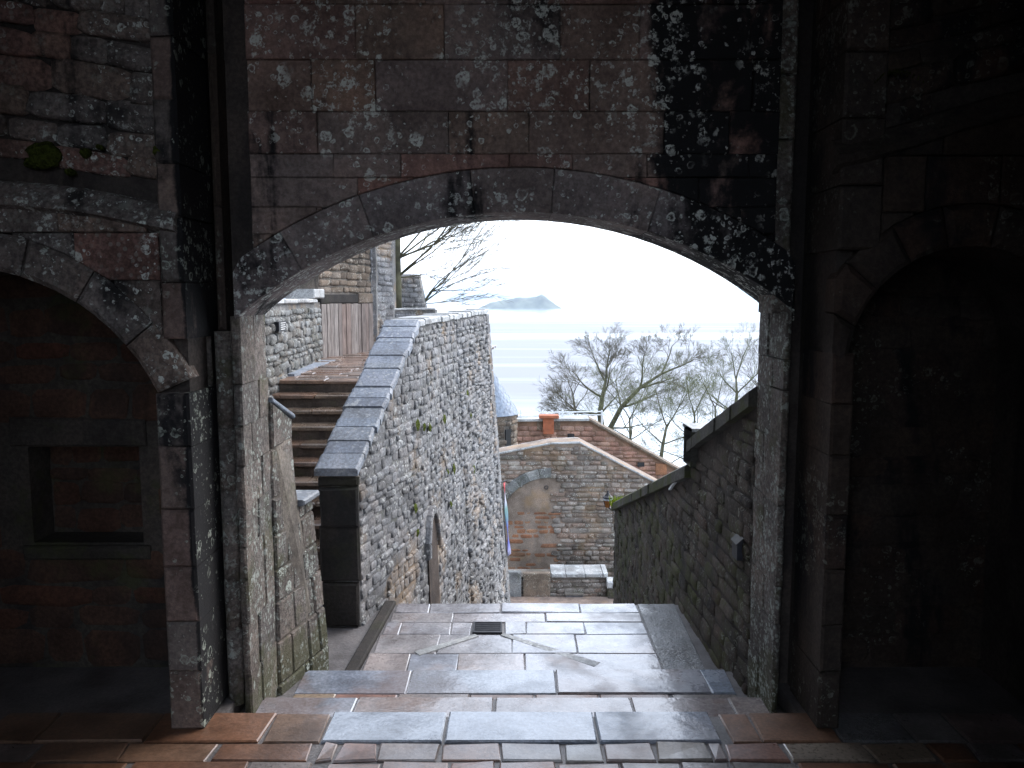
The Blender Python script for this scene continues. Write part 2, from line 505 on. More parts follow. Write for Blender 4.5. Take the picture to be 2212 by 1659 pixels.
ID = 3470.0
k_ = ID / FPX
ridge('island_hill', 0, ID, [((1030 - 1106) * k_, 0), ((1060 - 1106) * k_, 14 * k_), ((1090 - 1106) * k_, 19 * k_), ((1115 - 1106) * k_, 23 * k_), ((1140 - 1106) * k_, 24 * k_),
      ((1158 - 1106) * k_, 26 * k_), ((1168 - 1106) * k_, 31 * k_), ((1176 - 1106) * k_, 28 * k_), ((1184 - 1106) * k_, 20 * k_), ((1204 - 1106) * k_, 7 * k_), ((1217 - 1106) * k_, 0)],
      190, M_ISLE, 3)
ridge('far_coast', 0, 14500, [(-9000, 40), (-4000, 70), (500, 120), (1600, 175), (2800, 165), (4200, 190), (5600, 160), (8000, 175), (11000, 120)], 1800, M_SHORE, 8, nx=120, rough=.2)

# hillside under the walls and trees
V, F = [], []
NX, NY = 40, 44
for j in range(NY + 1):
    y = 8.5 + (j / NY) ** 1.4 * 116
    for i in range(NX + 1):
        x = -60 + 120 * i / NX
        z = -9.2 - max(0, y - 24) * .46 + mnoise.noise(Vector((x * .09, y * .09, 2))) * 1.0
        if y < 24: z = -9.2 + .25 * mnoise.noise(Vector((x * .3, y * .3, 2)))
        V.append((x, y, z))
for j in range(NY):
    for i in range(NX):
        a = j * (NX + 1) + i
        F.append((a, a + 1, a + NX + 2, a + NX + 1))
obj('hillside', mesh_from('hillside', V, F, plain_mat('hillside_scrub', (.06, .065, .03), .95, 0, .5, .8), True), kind='structure')

# ------------------------------------------------------------------ stone pieces
def make_variants(n, seed, mat, round_=.16, jit=.06, sq=0.0):
    rr = random.Random(seed)
    out = []
    for k in range(n):
        q_ = lambda a: lerp(a, .44 if a > 0 else -.44, sq)
        base = [(-.5, q_(-.28)), (q_(-.30), -.5), (q_(.28), -.5), (.5, q_(-.26)), (.5, q_(.27)), (q_(.27), .5), (q_(-.29), .5), (-.5, q_(.25))]
        b0 = [(x + rr.uniform(-jit, jit), y + rr.uniform(-jit, jit)) for x, y in base]
        V = [(x, y, 0) for x, y in b0] + [(x * .98, y * .98, .55 + rr.uniform(-.12, .12)) for x, y in b0]
        V += [(x * (1 - round_ * 1.6) + rr.uniform(-.03, .03), y * (1 - round_ * 2.2) + rr.uniform(-.03, .03), .92 + rr.uniform(-.2, .2)) for x, y in b0]
        V += [(rr.uniform(-.1, .1), rr.uniform(-.1, .1), 1.0 + rr.uniform(-.15, .25))]
        F = []
        for i in range(8):
            q = (i + 1) % 8
            F += [(i, q, 8 + q, 8 + i), (8 + i, 8 + q, 16 + q, 16 + i), (16 + i, 16 + q, 24)]
        out.append(mesh_from('stone_shape', V, F, mat, True))
    return out


def frame(right, up, n, p, sx, sy, sz):
    return Matrix(((right.x * sx, up.x * sy, n.x * sz, p.x), (right.y * sx, up.y * sy, n.y * sz, p.y), (right.z * sx, up.z * sy, n.z * sz, p.z), (0, 0, 0, 1)))


def rubble(parent, surf, s0, s1, z0, z1, ch, ln, depth, mat, inside, seed, limit=290, name='stone', tilt=0.0, gap=.018, slope=None, nv=14, dvar=.5, sq=.35, wild=0.0):
    """lay rough stones in courses over a surface. surf(s, z) -> (point, right, up, normal)"""
    rr = random.Random(seed)
    var = make_variants(nv, seed, mat, .16 * (1 - .5 * sq), .06 * (1 - .4 * sq), sq)
    items = []
    z = z0
    while z < z1:
        h = ch * rr.uniform(.7 - wild * .2, 1.35 + wild * .3)
        s = s0 - rr.uniform(0, ln[1])
        while s < s1:
            w = rr.uniform(*ln) * (1.0 if rr.random() < .85 else 1.5)
            hh = h * rr.uniform(.82, 1.05)
            w0 = w
            if s < s0: w = s + w - s0; s = s0
            if s + w > s1: w = s1 - s
            if w < ln[0] * .45: s += w + 1e-4; continue
            sc, zc = s + w / 2, z + h / 2 + rr.uniform(-.1, .1) * h * (1 + 1.5 * wild)
            zz = zc + (slope * (sc - s0) if slope else 0)
            if inside(sc, zz, w, hh):
                p, r, u, n = surf(sc, zz)
                a = rr.uniform(-.05, .05) * (1 + 2.2 * wild) + tilt + (math.atan(slope) if slope else 0)
                r2 = (r * math.cos(a) + u * math.sin(a)).normalized()
                u2 = (u * math.cos(a) - r * math.sin(a)).normalized()
                M = frame(r2, u2, n, p - n * .004, (w - gap) * 1.04, (hh - gap * .7) * 1.04, depth * rr.uniform(1 - dvar, 1 + dvar))
                dist = p.length
                items.append((w * hh / dist / dist * abs(n.dot(p.normalized())), M, rr.randrange(nv)))
            s += w
        z += h
    items.sort(key=lambda i: -i[0])
    for _, M, k in items[:limit]:
        o = bpy.data.objects.new(name, var[k])
        o.matrix_basis = M
        COL.objects.link(o)
        attach(o, parent)
    rest = items[limit:]
    if rest:
        mb = MB()
        src = [([v.co.copy() for v in me.vertices], [tuple(p.vertices) for p in me.polygons]) for me in var]
        for _, M, k in rest:
            mb.add([M @ v for v in src[k][0]], src[k][1])
        o = obj(name + '_fill', mb.mesh(name + '_fill', mat, True, fix=False), parent, 'stuff')
    return len(items)


def inset(poly, d):
    n = len(poly)
    out = []
    area = sum(poly[i][0] * poly[(i + 1) % n][1] - poly[(i + 1) % n][0] * poly[i][1] for i in range(n))
    sg = 1 if area > 0 else -1
    for i in range(n):
        a, b_, c_ = Vector(poly[i - 1]), Vector(poly[i]), Vector(poly[(i + 1) % n])
        e1 = (b_ - a); e2 = (c_ - b_)
        if e1.length < 1e-6 or e2.length < 1e-6:
            out.append(tuple(b_)); continue
        e1.normalize(); e2.normalize()
        n1 = Vector((-e1.y, e1.x)) * sg; n2 = Vector((-e2.y, e2.x)) * sg
        bi = n1 + n2
        bi = bi / max(.35, bi.length_squared) * 2 / 1.0 if bi.length > 1e-6 else n1
        out.append((b_.x + bi.x * d * 1.0, b_.y + bi.y * d * 1.0))
    return out


def block(name, poly, h, bev, mapf, mat, parent, jit=0.0, kind=None, rr=R):
    """a dressed block: outline poly in the face plane, height h out of it, arrises bevelled by bev; mapf(s, t, n) -> world"""
    area = sum(poly[i][0] * poly[(i + 1) % len(poly)][1] - poly[(i + 1) % len(poly)][0] * poly[i][1] for i in range(len(poly)))
    if area < 0: poly = poly[::-1]
    if jit: poly = [(x + rr.uniform(-jit, jit), y + rr.uniform(-jit, jit)) for x, y in poly]
    n = len(poly)
    top = inset(poly, bev)
    tl = [rr.uniform(-1, 1) * jit * .5 for _ in range(n)]
    V = [mapf(x, y, 0) for x, y in poly] + [mapf(x, y, h - bev) for x, y in poly] + [mapf(x, y, h + tl[i]) for i, (x, y) in enumerate(top)]
    F = [tuple(range(2 * n, 3 * n))]
    for i in range(n):
        q = (i + 1) % n
        F += [(i, q, n + q, n + i), (n + i, n + q, 2 * n + q, 2 * n + i)]
    me = mesh_from(name, V, F, mat)
    fix = me
    # face outward
    bm = bmesh.new(); bm.from_mesh(me)
    bm.faces.ensure_lookup_table()
    bm.normal_update()
    want = (Vector(mapf(poly[0][0], poly[0][1], 1)) - Vector(mapf(poly[0][0], poly[0][1], 0)))
    if bm.faces[0].normal.dot(want) < 0:
        bmesh.ops.reverse_faces(bm, faces=bm.faces[:])
    bm.to_mesh(me); bm.free()
    return obj(name, me, parent, kind)


def rect(s0, s1, t0, t1):
    return [(s0, t0), (s1, t0), (s1, t1), (s0, t1)]


FLOOR = -2.45
LAND = -2.81

# ------------------------------------------------------------------ the gate wall with its segmental arch
GY0, GY1 = 4.70, 5.20
RI, RO = 2.55, 2.80
ACX, ACZ = .04, .485 - RI
gate = thing('gate_wall', 'dark stone gate wall with a wide shallow arch framing the sea view', 'gateway', (0, GY0, FLOOR))
front = lambda y: (lambda s, z, n: Vector((s, y - n, z)))


def zc(v, y=GY0): return at(1106, v, y).z


def circ(x, r):
    q = r * r - (x - ACX) ** 2
    return ACZ + math.sqrt(q) if q > 0 else -99


# core behind the joints
XL, XR = -1.50, 1.52
SPR = circ(ACX + 1.6, RI)
core = [(-2.05, FLOOR - .6), (-1.66, FLOOR - .6), (-1.66, SPR)]
pts = [(ACX - 1.62 + 3.24 * i / 24) for i in range(25)]
core += [(x, circ(x, RI + .03)) for x in pts]
core += [(1.66, SPR), (1.66, FLOOR - .6), (2.05, FLOOR - .6), (2.05, 2.7), (-2.05, 2.7)]
mb = MB(); mb.prism([(x, GY0 + .22, z) for x, z in core], (0, GY1 - GY0 - .27, 0))
obj('core', mb.mesh('core', M_MORTAR_D), gate)
# voussoirs, full depth of the wall so that the soffit is theirs
angs = [-41.0]
while angs[-1] < 40.5:
    angs.append(angs[-1] + R.uniform(9.5, 15.5))
angs[-1] = 41.0
G = .0015
for a0, a1 in zip(angs[:-1], angs[1:]):
    a0r, a1r = math.radians(a0) + G / RI, math.radians(a1) - G / RI
    ros = RO
    p = [(ACX + RI * math.sin(lerp(a0r, a1r, i / 4)), ACZ + RI * math.cos(lerp(a0r, a1r, i / 4))) for i in range(5)]
    p += [(ACX + ros * math.sin(lerp(a1r, a0r, i / 4)), ACZ + ros * math.cos(lerp(a1r, a0r, i / 4))) for i in range(5)]
    p = [(min(max(x, -1.62), 1.64), z) for x, z in p]
    block('voussoir', p, GY1 - GY0, .005, front(GY1), M_VOUS, gate)
# coursed ashlar of the spandrel
lines = [zc(v) for v in (505, 447, 383, 332, 240, 128, 8)] + [zc(8) + .3, zc(8) + .62]
lines = [-.30, lines[0]] + lines[1:]
for ci in range(len(lines) - 1):
    z0, z1 = lines[ci] + G, lines[ci + 1] - G
    x = XL - R.uniform(0, .25)
    while x < XR:
        w = R.uniform(.36, .78)
        x0, x1 = max(x, XL) + G, min(x + w, XR) - G
        x += w
        if x1 - x0 < .06: continue
        xs = [lerp(x0, x1, i / 14) for i in range(15)]
        low = [max(z0, circ(q, RO + .004)) for q in xs]
        ok = [l < z1 - .003 for l in low]
        if not any(ok): continue
        runs, cur = [], []
        for q, l, k in zip(xs, low, ok):
            if k: cur.append((q, l))
            elif cur: runs.append(cur); cur = []
        if cur: runs.append(cur)
        for run in runs:
            if len(run) < 2: continue
            bot = run if any(l > z0 + 1e-6 for _, l in run) else [run[0], run[-1]]
            p = bot + [(run[-1][0], z1), (run[0][0], z1)]
            block('ashlar_block', p, .30 + R.uniform(-.006, .006), .006, front(GY0 + .30), M_GATE, gate, jit=.002)

# jamb stones below the springing, both sides, and the mouldings in the dark rebates
for sgn, xi, wj in ((-1, 1.60, .045), (1, 1.605, .03)):
    z = FLOOR - .4
    zs = circ(sgn * xi, RI) + .004
    while z < zs - .01:
        h = R.uniform(.18, .34)
        if z + h > zs - .12: h = zs - z
        a, b2_ = sgn * xi, sgn * (xi + wj)
        ym = GY0 + R.uniform(.15, .36)
        for ya, yb in ((GY0 + R.uniform(-.004, .004), ym - .002), (ym + .002, GY1)):
            o_ = -sgn * R.uniform(0, .012)
            block('jamb_stone', rect(min(a + o_, b2_), max(a + o_, b2_), z + .002, z + h - .002), yb - ya, .012, front(yb), M_JAMB, gate, jit=.004)
        z += h
# left rebate moulding: a roll, a hollow and a square edge, stone by stone
for xm, rm, ym in ((-1.70, .052, 4.74), (-1.80, .035, 4.72)):
    z = FLOOR - .05
    while z < -.22:
        h = min(R.uniform(.3, .6), -.2 - z)
        if h < .05: break
        mb = MB(); mb.tube([Vector((xm, ym, z + .002)), Vector((xm, ym, z + h * .5)), Vector((xm, ym, z + h - .002))], [rm * R.uniform(.95, 1.05), rm, rm * R.uniform(.95, 1.05)], 10)
        obj('roll_moulding', mb.mesh('roll_moulding', M_JAMB, True), gate)
        z += h
for sgn, xa, xb in ((-1, 1.695, 1.745), (1, 1.80, 1.835)):
    z = FLOOR if sgn > 0 else -.2
    while z < 2.6:
        h = R.uniform(.5, .9)
        block('fillet', rect(min(sgn * xa, sgn * xb), max(sgn * xa, sgn * xb), z + .002, min(z + h, 2.65) - .002), .17, .02, front(GY0 + .23), M_SIDE_D, gate, jit=.002)
        z += h
# lit strip of stones right of the arch, beside the rebate
z = -.10
while z < 2.6:
    h = R.uniform(.24, .4)
    block('jamb_stone', rect(XR + .003, 1.615, z + .002, z + h - .002), .27, .014, front(GY0 + .28), M_JAMB, gate, jit=.003)
    z += h

# ------------------------------------------------------------------ side walls with blind niches
SY = 4.36
DW0, DW1, DWZ = -1.9, .72, 2.3          # opening of the added doorway that shapes the light from behind


def in_poly(x, y, poly):
    c_ = False
    j = len(poly) - 1
    for i in range(len(poly)):
        xi, yi = poly[i]; xj, yj = poly[j]
        if (yi > y) != (yj > y) and x < (xj - xi) * (y - yi) / (yj - yi) + xi: c_ = not c_
        j = i
    return c_


def flat_surf(y):
    return lambda s, z: (Vector((s, y, z)), Vector((1, 0, 0)), Vector((0, 0, 1)), Vector((0, -1, 0)))


def niche_side(name, label, sgn, cu, cv, rpx, edge_u, u_pier, mat, matd, matn, drip, jamb_v, seed):
    w = thing(name, label, 'wall', (sgn * 2.6, SY, FLOOR))
    P = lambda u, v: (at(u, v, SY).x, at(u, v, SY).z)
    c0 = P(cu, cv)
    pm = FPX / (SY * CP)
    rad = rpx / pm
    pier_in = P(u_pier, 900)[0]
    jx = P(edge_u, 1000)[0]
    spring = P(0, jamb_v)[1]
    sa = math.asin(max(-1, min(1, (spring - c0[1]) / rad)))
    xo = sgn * 4.2
    n = 22
    arc = [(c0[0] - sgn * rad * math.cos(lerp(sa, math.pi - sa, i / n)), c0[1] + rad * math.sin(lerp(sa, math.pi - sa, i / n))) for i in range(n + 1)]
    arc = [p for p in arc if abs(p[0]) < 4.15]
    # core, with the niche cut out of it
    zt = 2.75
    outer = [(pier_in + sgn * .03, zt), (pier_in + sgn * .03, FLOOR - .3), (jx, FLOOR - .3), (jx, spring)] + arc
    if abs(arc[-1][0]) < 4.1: outer += [(arc[-1][0], FLOOR - .3)]
    outer += [(xo, FLOOR - .3) if abs(arc[-1][0]) < 4.1 else (xo, arc[-1][1]), (xo, zt)]
    mbx = MB(); mbx.prism([(x, SY + .06, z) for x, z in outer], (0, .80, 0))
    obj('core', mbx.mesh('core', M_MORTAR_D), w)
    # back of the niche, with a small square cupboard recess on the left
    by = SY + .78
    mbx = MB(); 
    lo, hi = (min(jx, xo), max(jx, xo))
    if sgn < 0:
        q = [at(60, 965, by), at(300, 965, by), at(300, 1172, by), at(60, 1172, by)]
        x0, x1, z1, z0 = q[0].x, q[1].x, q[0].z, q[2].z
        mbx.box(lo, x0, by, by + .3, FLOOR - .3, 1.2); mbx.box(x1, hi + .05, by, by + .3, FLOOR - .3, 1.2)
        mbx.box(x0, x1, by, by + .3, FLOOR - .3, z0); mbx.box(x0, x1, by, by + .3, z1, 1.2)
        mbx.box(x0, x1, by + .24, by + .3, z0, z1)
        hole = (x0, x1, z0, z1)
    else:
        mbx.box(lo - .05, hi, by, by + .3, FLOOR - .3, 1.2)
        hole = None
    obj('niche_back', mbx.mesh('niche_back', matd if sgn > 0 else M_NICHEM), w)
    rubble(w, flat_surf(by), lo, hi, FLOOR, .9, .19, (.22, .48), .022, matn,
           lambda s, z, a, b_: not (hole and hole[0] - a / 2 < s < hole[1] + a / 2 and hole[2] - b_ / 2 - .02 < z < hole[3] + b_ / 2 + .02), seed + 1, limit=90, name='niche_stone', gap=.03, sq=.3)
    if hole:
        block('lintel', rect(hole[0] - .1, hole[1] + .06, hole[3] + .012, hole[3] + .19), .03, .012, front(by), M_NICHEM, w, jit=.010)
        block('sill', rect(hole[0] - .06, hole[1] + .05, hole[2] - .11, hole[2] - .012), .04, .016, front(by), M_NICHEM, w, jit=.012)
        rubble(w, flat_surf(by + .24), hole[0], hole[1], hole[2], hole[3], .16, (.2, .35), .02, matn, lambda s, z, a, b_: True, seed + 5, limit=20, name='recess_stone')
    # voussoirs of the niche
    rv = rad + (.20 if sgn < 0 else .22)
    k = 0
    a = sa
    while a < math.pi - sa - .02:
        da = R.uniform(.22, .36)
        a0, a1 = a + .004, min(a + da, math.pi - sa) - .004
        p = [(c0[0] - sgn * rad * math.cos(lerp(a0, a1, i / 3)), c0[1] + rad * math.sin(lerp(a0, a1, i / 3))) for i in range(4)]
        p += [(c0[0] - sgn * rv * math.cos(lerp(a1, a0, i / 3)), c0[1] + rv * math.sin(lerp(a1, a0, i / 3))) for i in range(4)]
        a += da
        p = [(x if sgn * x > sgn * pier_in else pier_in + sgn * .004, z) for x, z in p]
        if min(abs(x) for x, _ in p) > 4.1: continue
        block('voussoir', p, .16, .03, front(SY + .13), mat, w, jit=.002)
    # ashlar of the pier beside the opening
    z = FLOOR
    xin, xj = pier_in, jx
    while z < 2.6:
        h = R.uniform(.27, .36)
        if z < spring - .05:
            x_out = xj
        else:
            x_out = P(345 if sgn < 0 else 1900, 500)[0]
            # stay clear of the voussoirs
            dz = z + h / 2 - c0[1]
            if abs(dz) < rv: 
                xc_ = c0[0] - sgn * math.sqrt(max(0, rv * rv - dz * dz))
                x_out = xc_ if sgn * (x_out - xc_) > 0 else x_out
        if sgn * (x_out - xin) < .06: z += h; continue
        a_, b_ = min(xin, x_out), max(xin, x_out)
        if b_ - a_ > .06:
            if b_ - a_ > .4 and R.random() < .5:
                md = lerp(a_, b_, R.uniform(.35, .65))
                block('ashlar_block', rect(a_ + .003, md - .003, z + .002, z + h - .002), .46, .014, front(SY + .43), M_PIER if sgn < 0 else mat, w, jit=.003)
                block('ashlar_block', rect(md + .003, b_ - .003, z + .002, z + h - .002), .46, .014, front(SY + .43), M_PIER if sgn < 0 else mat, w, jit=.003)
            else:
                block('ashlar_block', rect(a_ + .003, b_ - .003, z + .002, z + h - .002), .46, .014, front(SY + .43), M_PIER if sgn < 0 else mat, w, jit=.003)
        z += h
    # weathered drip mould, not level, and the rubble above and below it
    d = [P(*q) for q in drip]
    top = [(x, z) for x, z in d]
    mbx = MB()
    (xa, za), (xb, zb) = d
    T, PR = .155, .11
    poly = [(0, T), (PR * .35, T * .9), (PR, T * .35), (PR, T * .12), (PR * .45, 0), (0, -.02)]
    nseg = 8
    vs_, fs_ = [], []
    for i in range(nseg + 1):
        q = i / nseg
        x, zz = lerp(xa, xb, q), lerp(za, zb, q) + .012 * math.sin(q * 9 + seed)
        for (o1, h1) in poly: vs_.append(Vector((x, SY + .03 - o1 * R.uniform(.88, 1.1), zz + (h1 - T) * R.uniform(.95, 1.04))))
    for i in range(nseg):
        for j in range(len(poly)):
            q = (j + 1) % len(poly)
            fs_.append((i * 6 + j, i * 6 + q, i * 6 + 6 + q, i * 6 + 6 + j))
    fs_ += [tuple(range(6)), tuple(range(nseg * 6 + 5, nseg * 6 - 1, -1))]
    mbx.add(vs_, fs_)
    obj('drip_mould', mbx.mesh('drip_mould', M_SIDE_D if sgn > 0 else M_SIDE), w)
    sl = (zb - za) / (xb - xa)
    px = P(345 if sgn < 0 else 1900, 500)[0]
    lo, hi = (min(px, xo), max(px, xo))
    dripz = lambda s: za + sl * (s - xa)
    rubble(w, flat_surf(SY + .06), lo, hi, -1.6, 3.2, .125, (.16, .42), .045, mat,
           lambda s, z, a_, b_: z - b_ / 2 > dripz(s) + .0 and z < 2.6, seed, limit=140, slope=sl, gap=.008, name='rubble_stone', sq=.55)
    zl = spring
    while zl < 1.2:
        zh = R.uniform(.22, .32)
        x = lo - R.uniform(0, .2)
        while x < hi:
            wd = R.uniform(.3, .55)
            x0, x1 = max(x, lo) + .002, min(x + wd, hi) - .002
            x += wd
            if x1 - x0 < .08: continue
            xs_ = [lerp(x0, x1, i / 10) for i in range(11)]
            ringz = lambda q: c0[1] + math.sqrt(max(0, rv * rv - (q - c0[0]) ** 2)) + .004 if abs(q - c0[0]) < rv else -9
            lw_ = [max(zl + .002, ringz(q)) for q in xs_]
            hg_ = [min(zl + zh - .002, dripz(q) - T * .75) for q in xs_]
            run = [(q, a1, b1) for q, a1, b1 in zip(xs_, lw_, hg_) if b1 - a1 > .012]
            if len(run) < 3: continue
            block('ashlar_block', [(q, a1) for q, a1, _ in run] + [(q, b1) for q, _, b1 in run[::-1]], .09 + R.uniform(-.006, .006), .007, front(SY + .06), mat, w, jit=.001)
        zl += zh
    rubble(w, flat_surf(SY + .06), lo, hi, 9, 9, .19, (.26, .45), .05, mat,
           lambda s, z, a_, b_: z + b_ / 2 < dripz(s) - T + .06 and math.hypot(s - c0[0], z - c0[1]) > rv + b_ * .2 and z > spring, seed + 2, limit=90, gap=.006, name='ashlar_block', sq=.8, dvar=.15)
    return w


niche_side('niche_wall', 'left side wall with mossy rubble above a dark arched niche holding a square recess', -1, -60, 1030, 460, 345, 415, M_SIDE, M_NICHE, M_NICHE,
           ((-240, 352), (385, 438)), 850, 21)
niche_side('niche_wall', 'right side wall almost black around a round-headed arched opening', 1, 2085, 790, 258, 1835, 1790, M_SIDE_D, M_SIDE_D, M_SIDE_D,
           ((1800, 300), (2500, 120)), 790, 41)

# unseen chamber, roof and narrow doorway, added to limit light on the gate
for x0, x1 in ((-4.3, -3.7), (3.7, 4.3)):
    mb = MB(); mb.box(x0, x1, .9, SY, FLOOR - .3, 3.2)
    obj('light_block_side', mb.mesh('light_block_side', M_SIDE_D), kind='structure')
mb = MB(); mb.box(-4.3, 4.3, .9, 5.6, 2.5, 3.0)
obj('light_block_roof', mb.mesh('light_block_roof', M_SIDE_D), kind='structure')
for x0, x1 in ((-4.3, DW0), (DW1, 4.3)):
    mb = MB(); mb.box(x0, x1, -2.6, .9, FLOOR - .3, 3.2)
    obj('light_block_wall', mb.mesh('light_block_wall', M_SIDE_D), kind='structure')
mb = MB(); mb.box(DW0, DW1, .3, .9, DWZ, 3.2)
obj('light_block_lintel', mb.mesh('light_block_lintel', M_SIDE_D), kind='structure')
mb = MB(); mb.box(-60, 60, -80, -2.0, FLOOR - 1.0, FLOOR - .04)  # unseen ground, added to block sky light from below
obj('light_block_ground', mb.mesh('light_block_ground', M_JOINT), kind='structure')

# ------------------------------------------------------------------ paving inside the gate
floor = obj('floor', None, kind='structure') if False else None
mb = MB(); mb.box(-4.0, 4.0, -2.6, 4.50, FLOOR - .3, FLOOR - .014); mb.box(-4.3, -1.70, 4.50, 5.3, FLOOR - .3, FLOOR - .014); mb.box(1.70, 4.3, 4.50, 5.3, FLOOR - .3, FLOOR - .014)
floor = obj('floor', mb.mesh('floor', M_JOINT), kind='structure')
flat = lambda z: (lambda s, y, n: Vector((s, y, z + n)))
up = flat(FLOOR - .04)


def pave_row(parent, y0, y1, x0, x1, wr, mats, g=.007, h=.04, jit=.006, z=None, bev=.008, name='paving_stone', skip=None):
    f = flat((FLOOR if z is None else z) - h)
    x = x0 - R.uniform(0, wr[0])
    while x < x1:
        w = R.uniform(*wr)
        a, b_ = max(x0, x) + g, min(x1, x + w) - g
        x += w
        if b_ - a < .05: continue
        if skip and skip((a + b_) / 2, (y0 + y1) / 2): continue
        sk = R.uniform(-.015, .015)
        block(name, [(a, y0 + g), (b_ + sk, y0 + g), (b_, y1 - g), (a + sk, y1 - g)], h + R.uniform(-.004, .004), bev, f, R.choice(mats), parent, jit=jit)


# the row of three big blue-grey slabs at the head of the steps
YA, YB = 4.206, 4.53
xs = [at(u, 1570, 4.37).x for u in (705, 963, 1287, 1546)]
for a, b_ in zip(xs[:-1], xs[1:]):
    block('paving_slab', rect(a + .007, b_ - .007, YA + .006, YB), .046, .008, up, M_SLAB, floor, jit=.003)
pave_row(floor, YA, YB, -3.0, xs[0], (.5, .75), [M_COBB], name='paving_slab')
pave_row(floor, YA, YB, xs[3] + .05, 3.0, (.28, .5), [M_COBM, M_COBB, M_GRAVEL])
y = YA
k = 0
while y > 1.6:
    d = R.uniform(.17, .24)
    pave_row(floor, y - d, y, -1.05, 1.15, (.2, .36), [M_COBM], jit=.010, g=.008, bev=.007, name='cobble')
    pave_row(floor, y - d, y, -3.6, -1.05, (.34, .75), [M_COBB, M_COBB, M_COBM], jit=.008, g=.010, bev=.006)
    pave_row(floor, y - d, y, 1.15, 3.6, (.2, .5), [M_COBB, M_COBB, M_COBM], jit=.012, g=.012, bev=.008)
    y -= d
    k += 1

# steps down to the landing, and the landing
steps = [(FLOOR - .12, 4.53, 4.95), (FLOOR - .24, 4.95, 5.58)]
for i, (z, y0, y1) in enumerate(steps):
    mb = MB(); mb.box(-1.72, 1.74, y0 - .05, y1 - .012, z - .4, z - .012)
    st = obj('step', mb.mesh('step', M_JOINT), kind='structure')
    if i == 0:
        pave_row(st, y0, y1, -1.6, 1.62, (.5, .95), [M_SLAB, M_PAVE], g=.004, z=z, jit=.002, h=.035, name='tread_slab')
    else:
        ym = y0 + .27
        pave_row(st, y0, ym, -1.5, 1.55, (.3, .6), [M_COBM, M_COBM, M_PAVE], g=.006, z=z, jit=.004, h=.035, name='tread_stone')
        pave_row(st, ym, y1, -1.5, 1.55, (.6, 1.1), [M_SLAB, M_PAVE], g=.004, z=z, jit=.003, h=.035, name='tread_slab')
LY0, LY1 = 5.58, 7.15
mb = MB(); mb.box(-3.4, 1.62, LY0 - .05, LY1 - .012, LAND - .5, LAND - .012)
land = obj('landing', mb.mesh('landing', M_JOINT), kind='structure')
gx0, gx1 = at(1022, 1356, 6.6).x, at(1085, 1356, 6.6).x
gx0, gx1 = atz(1022, 1356, LAND).x, atz(1085, 1356, LAND).x
gy0, gy1 = atz(1050, 1368, LAND).y, atz(1050, 1345, LAND).y
lxl = lambda y: lerp(-1.27, -1.17, (y - LY0) / (LY1 - LY0))
rows = [(LY0, 6.10, [-.80, -.42, .10, 1.14]), (6.10, gy0 - .015, [-.60, .0, .52, 1.14]), (gy0 - .015, gy1 + .015, [-.95, -.52, gx0 - .015]), (gy0 - .015, gy1 + .015, [None, .12, .62, 1.14]),
        (gy1 + .015, 6.93, [-.52, .30, 1.14]), (6.93, LY1, [-.75, -.1, .62, 1.14])]
fl = flat(LAND - .04)
for ri, (y0, y1, cuts) in enumerate(rows):
    x = lxl((y0 + y1) / 2) + .12
    if cuts[0] is None: x = gx1 + .015; cuts = cuts[1:]
    for cx_ in cuts:
        block('flagstone', rect(x + .003, cx_ - .003, y0 + .003, y1 - .003), .04 + R.uniform(-.004, .003), .007, fl,
              M_PAVE, land, jit=.006)
        x = cx_
# pebbled strip along the right wall, kerb and gutter along the left one
block('mortar_strip', [(1.15, LY0 + .01), (1.47, LY0 + .01), (1.50, LY1), (1.15, LY1)], .036, .01, fl, M_GRAVEL, land)
block('gutter_kerb', [(lxl(LY0) + .0, LY0 + .01), (lxl(LY0) + .10, LY0 + .01), (lxl(LY1) + .10, LY1), (lxl(LY1) + .0, LY1)], .07, .012, fl, M_ENDF, land)
# shallow water channels running to the grate
for (ua, va, ub, vb) in ((1030, 1372, 900, 1412), (1085, 1370, 1290, 1436)):
    A, B = atz(ua, va, LAND), atz(ub, vb, LAND)
    d = (B - A).normalized(); nn = Vector((-d.y, d.x, 0)) * .028
    poly = [(A - nn)[:2], (B - nn * 1.6)[:2], (B + nn * 1.6)[:2], (A + nn)[:2]]
    block('water_channel', [tuple(p) for p in poly], .0435, .003, fl, M_COPE_L, land)
grate = thing('drain_grate', 'small square iron drain grate set in the landing paving', 'drain grate', ((gx0 + gx1) / 2, (gy0 + gy1) / 2, LAND))
mb = MB()
z0, z1 = LAND - .004, LAND + .010
mb.box(gx0, gx1, gy0, gy0 + .014, z0, z1); mb.box(gx0, gx1, gy1 - .014, gy1, z0, z1)
mb.box(gx0, gx0 + .014, gy0 + .014, gy1 - .014, z0, z1); mb.box(gx1 - .014, gx1, gy0 + .014, gy1 - .014, z0, z1)
obj('frame', mb.mesh('frame', M_IRON), grate)
mb = MB(); mb.box(gx0 + .014, gx1 - .014, gy0 + .014, gy1 - .014, z0 - .003, z0 + .004)  # black sheet under the bars, the pit's shade put into its colour
obj('pit_shade', mb.mesh('pit_shade', M_BLACK), grate)
for i in range(5):
    yb = lerp(gy0 + .03, gy1 - .03, i / 4)
    mb = MB(); mb.box(gx0 + .014, gx1 - .014, yb - .008, yb + .008, z0, z1 - .004)
    obj('bar', mb.mesh('bar', M_IRON), grate)

# the long flight below the landing (hidden from here by its nosing)
for i in range(27):
    z = LAND - .22 * (i + 1)
    if z < -9: break
    mb = MB(); mb.box(-1.0, 1.75, LY1 + .3 * i, LY1 + .3 * (i + 1) - .002, z - .35, z)
    obj('lower_step', mb.mesh('lower_step', M_PAVE), kind='structure')

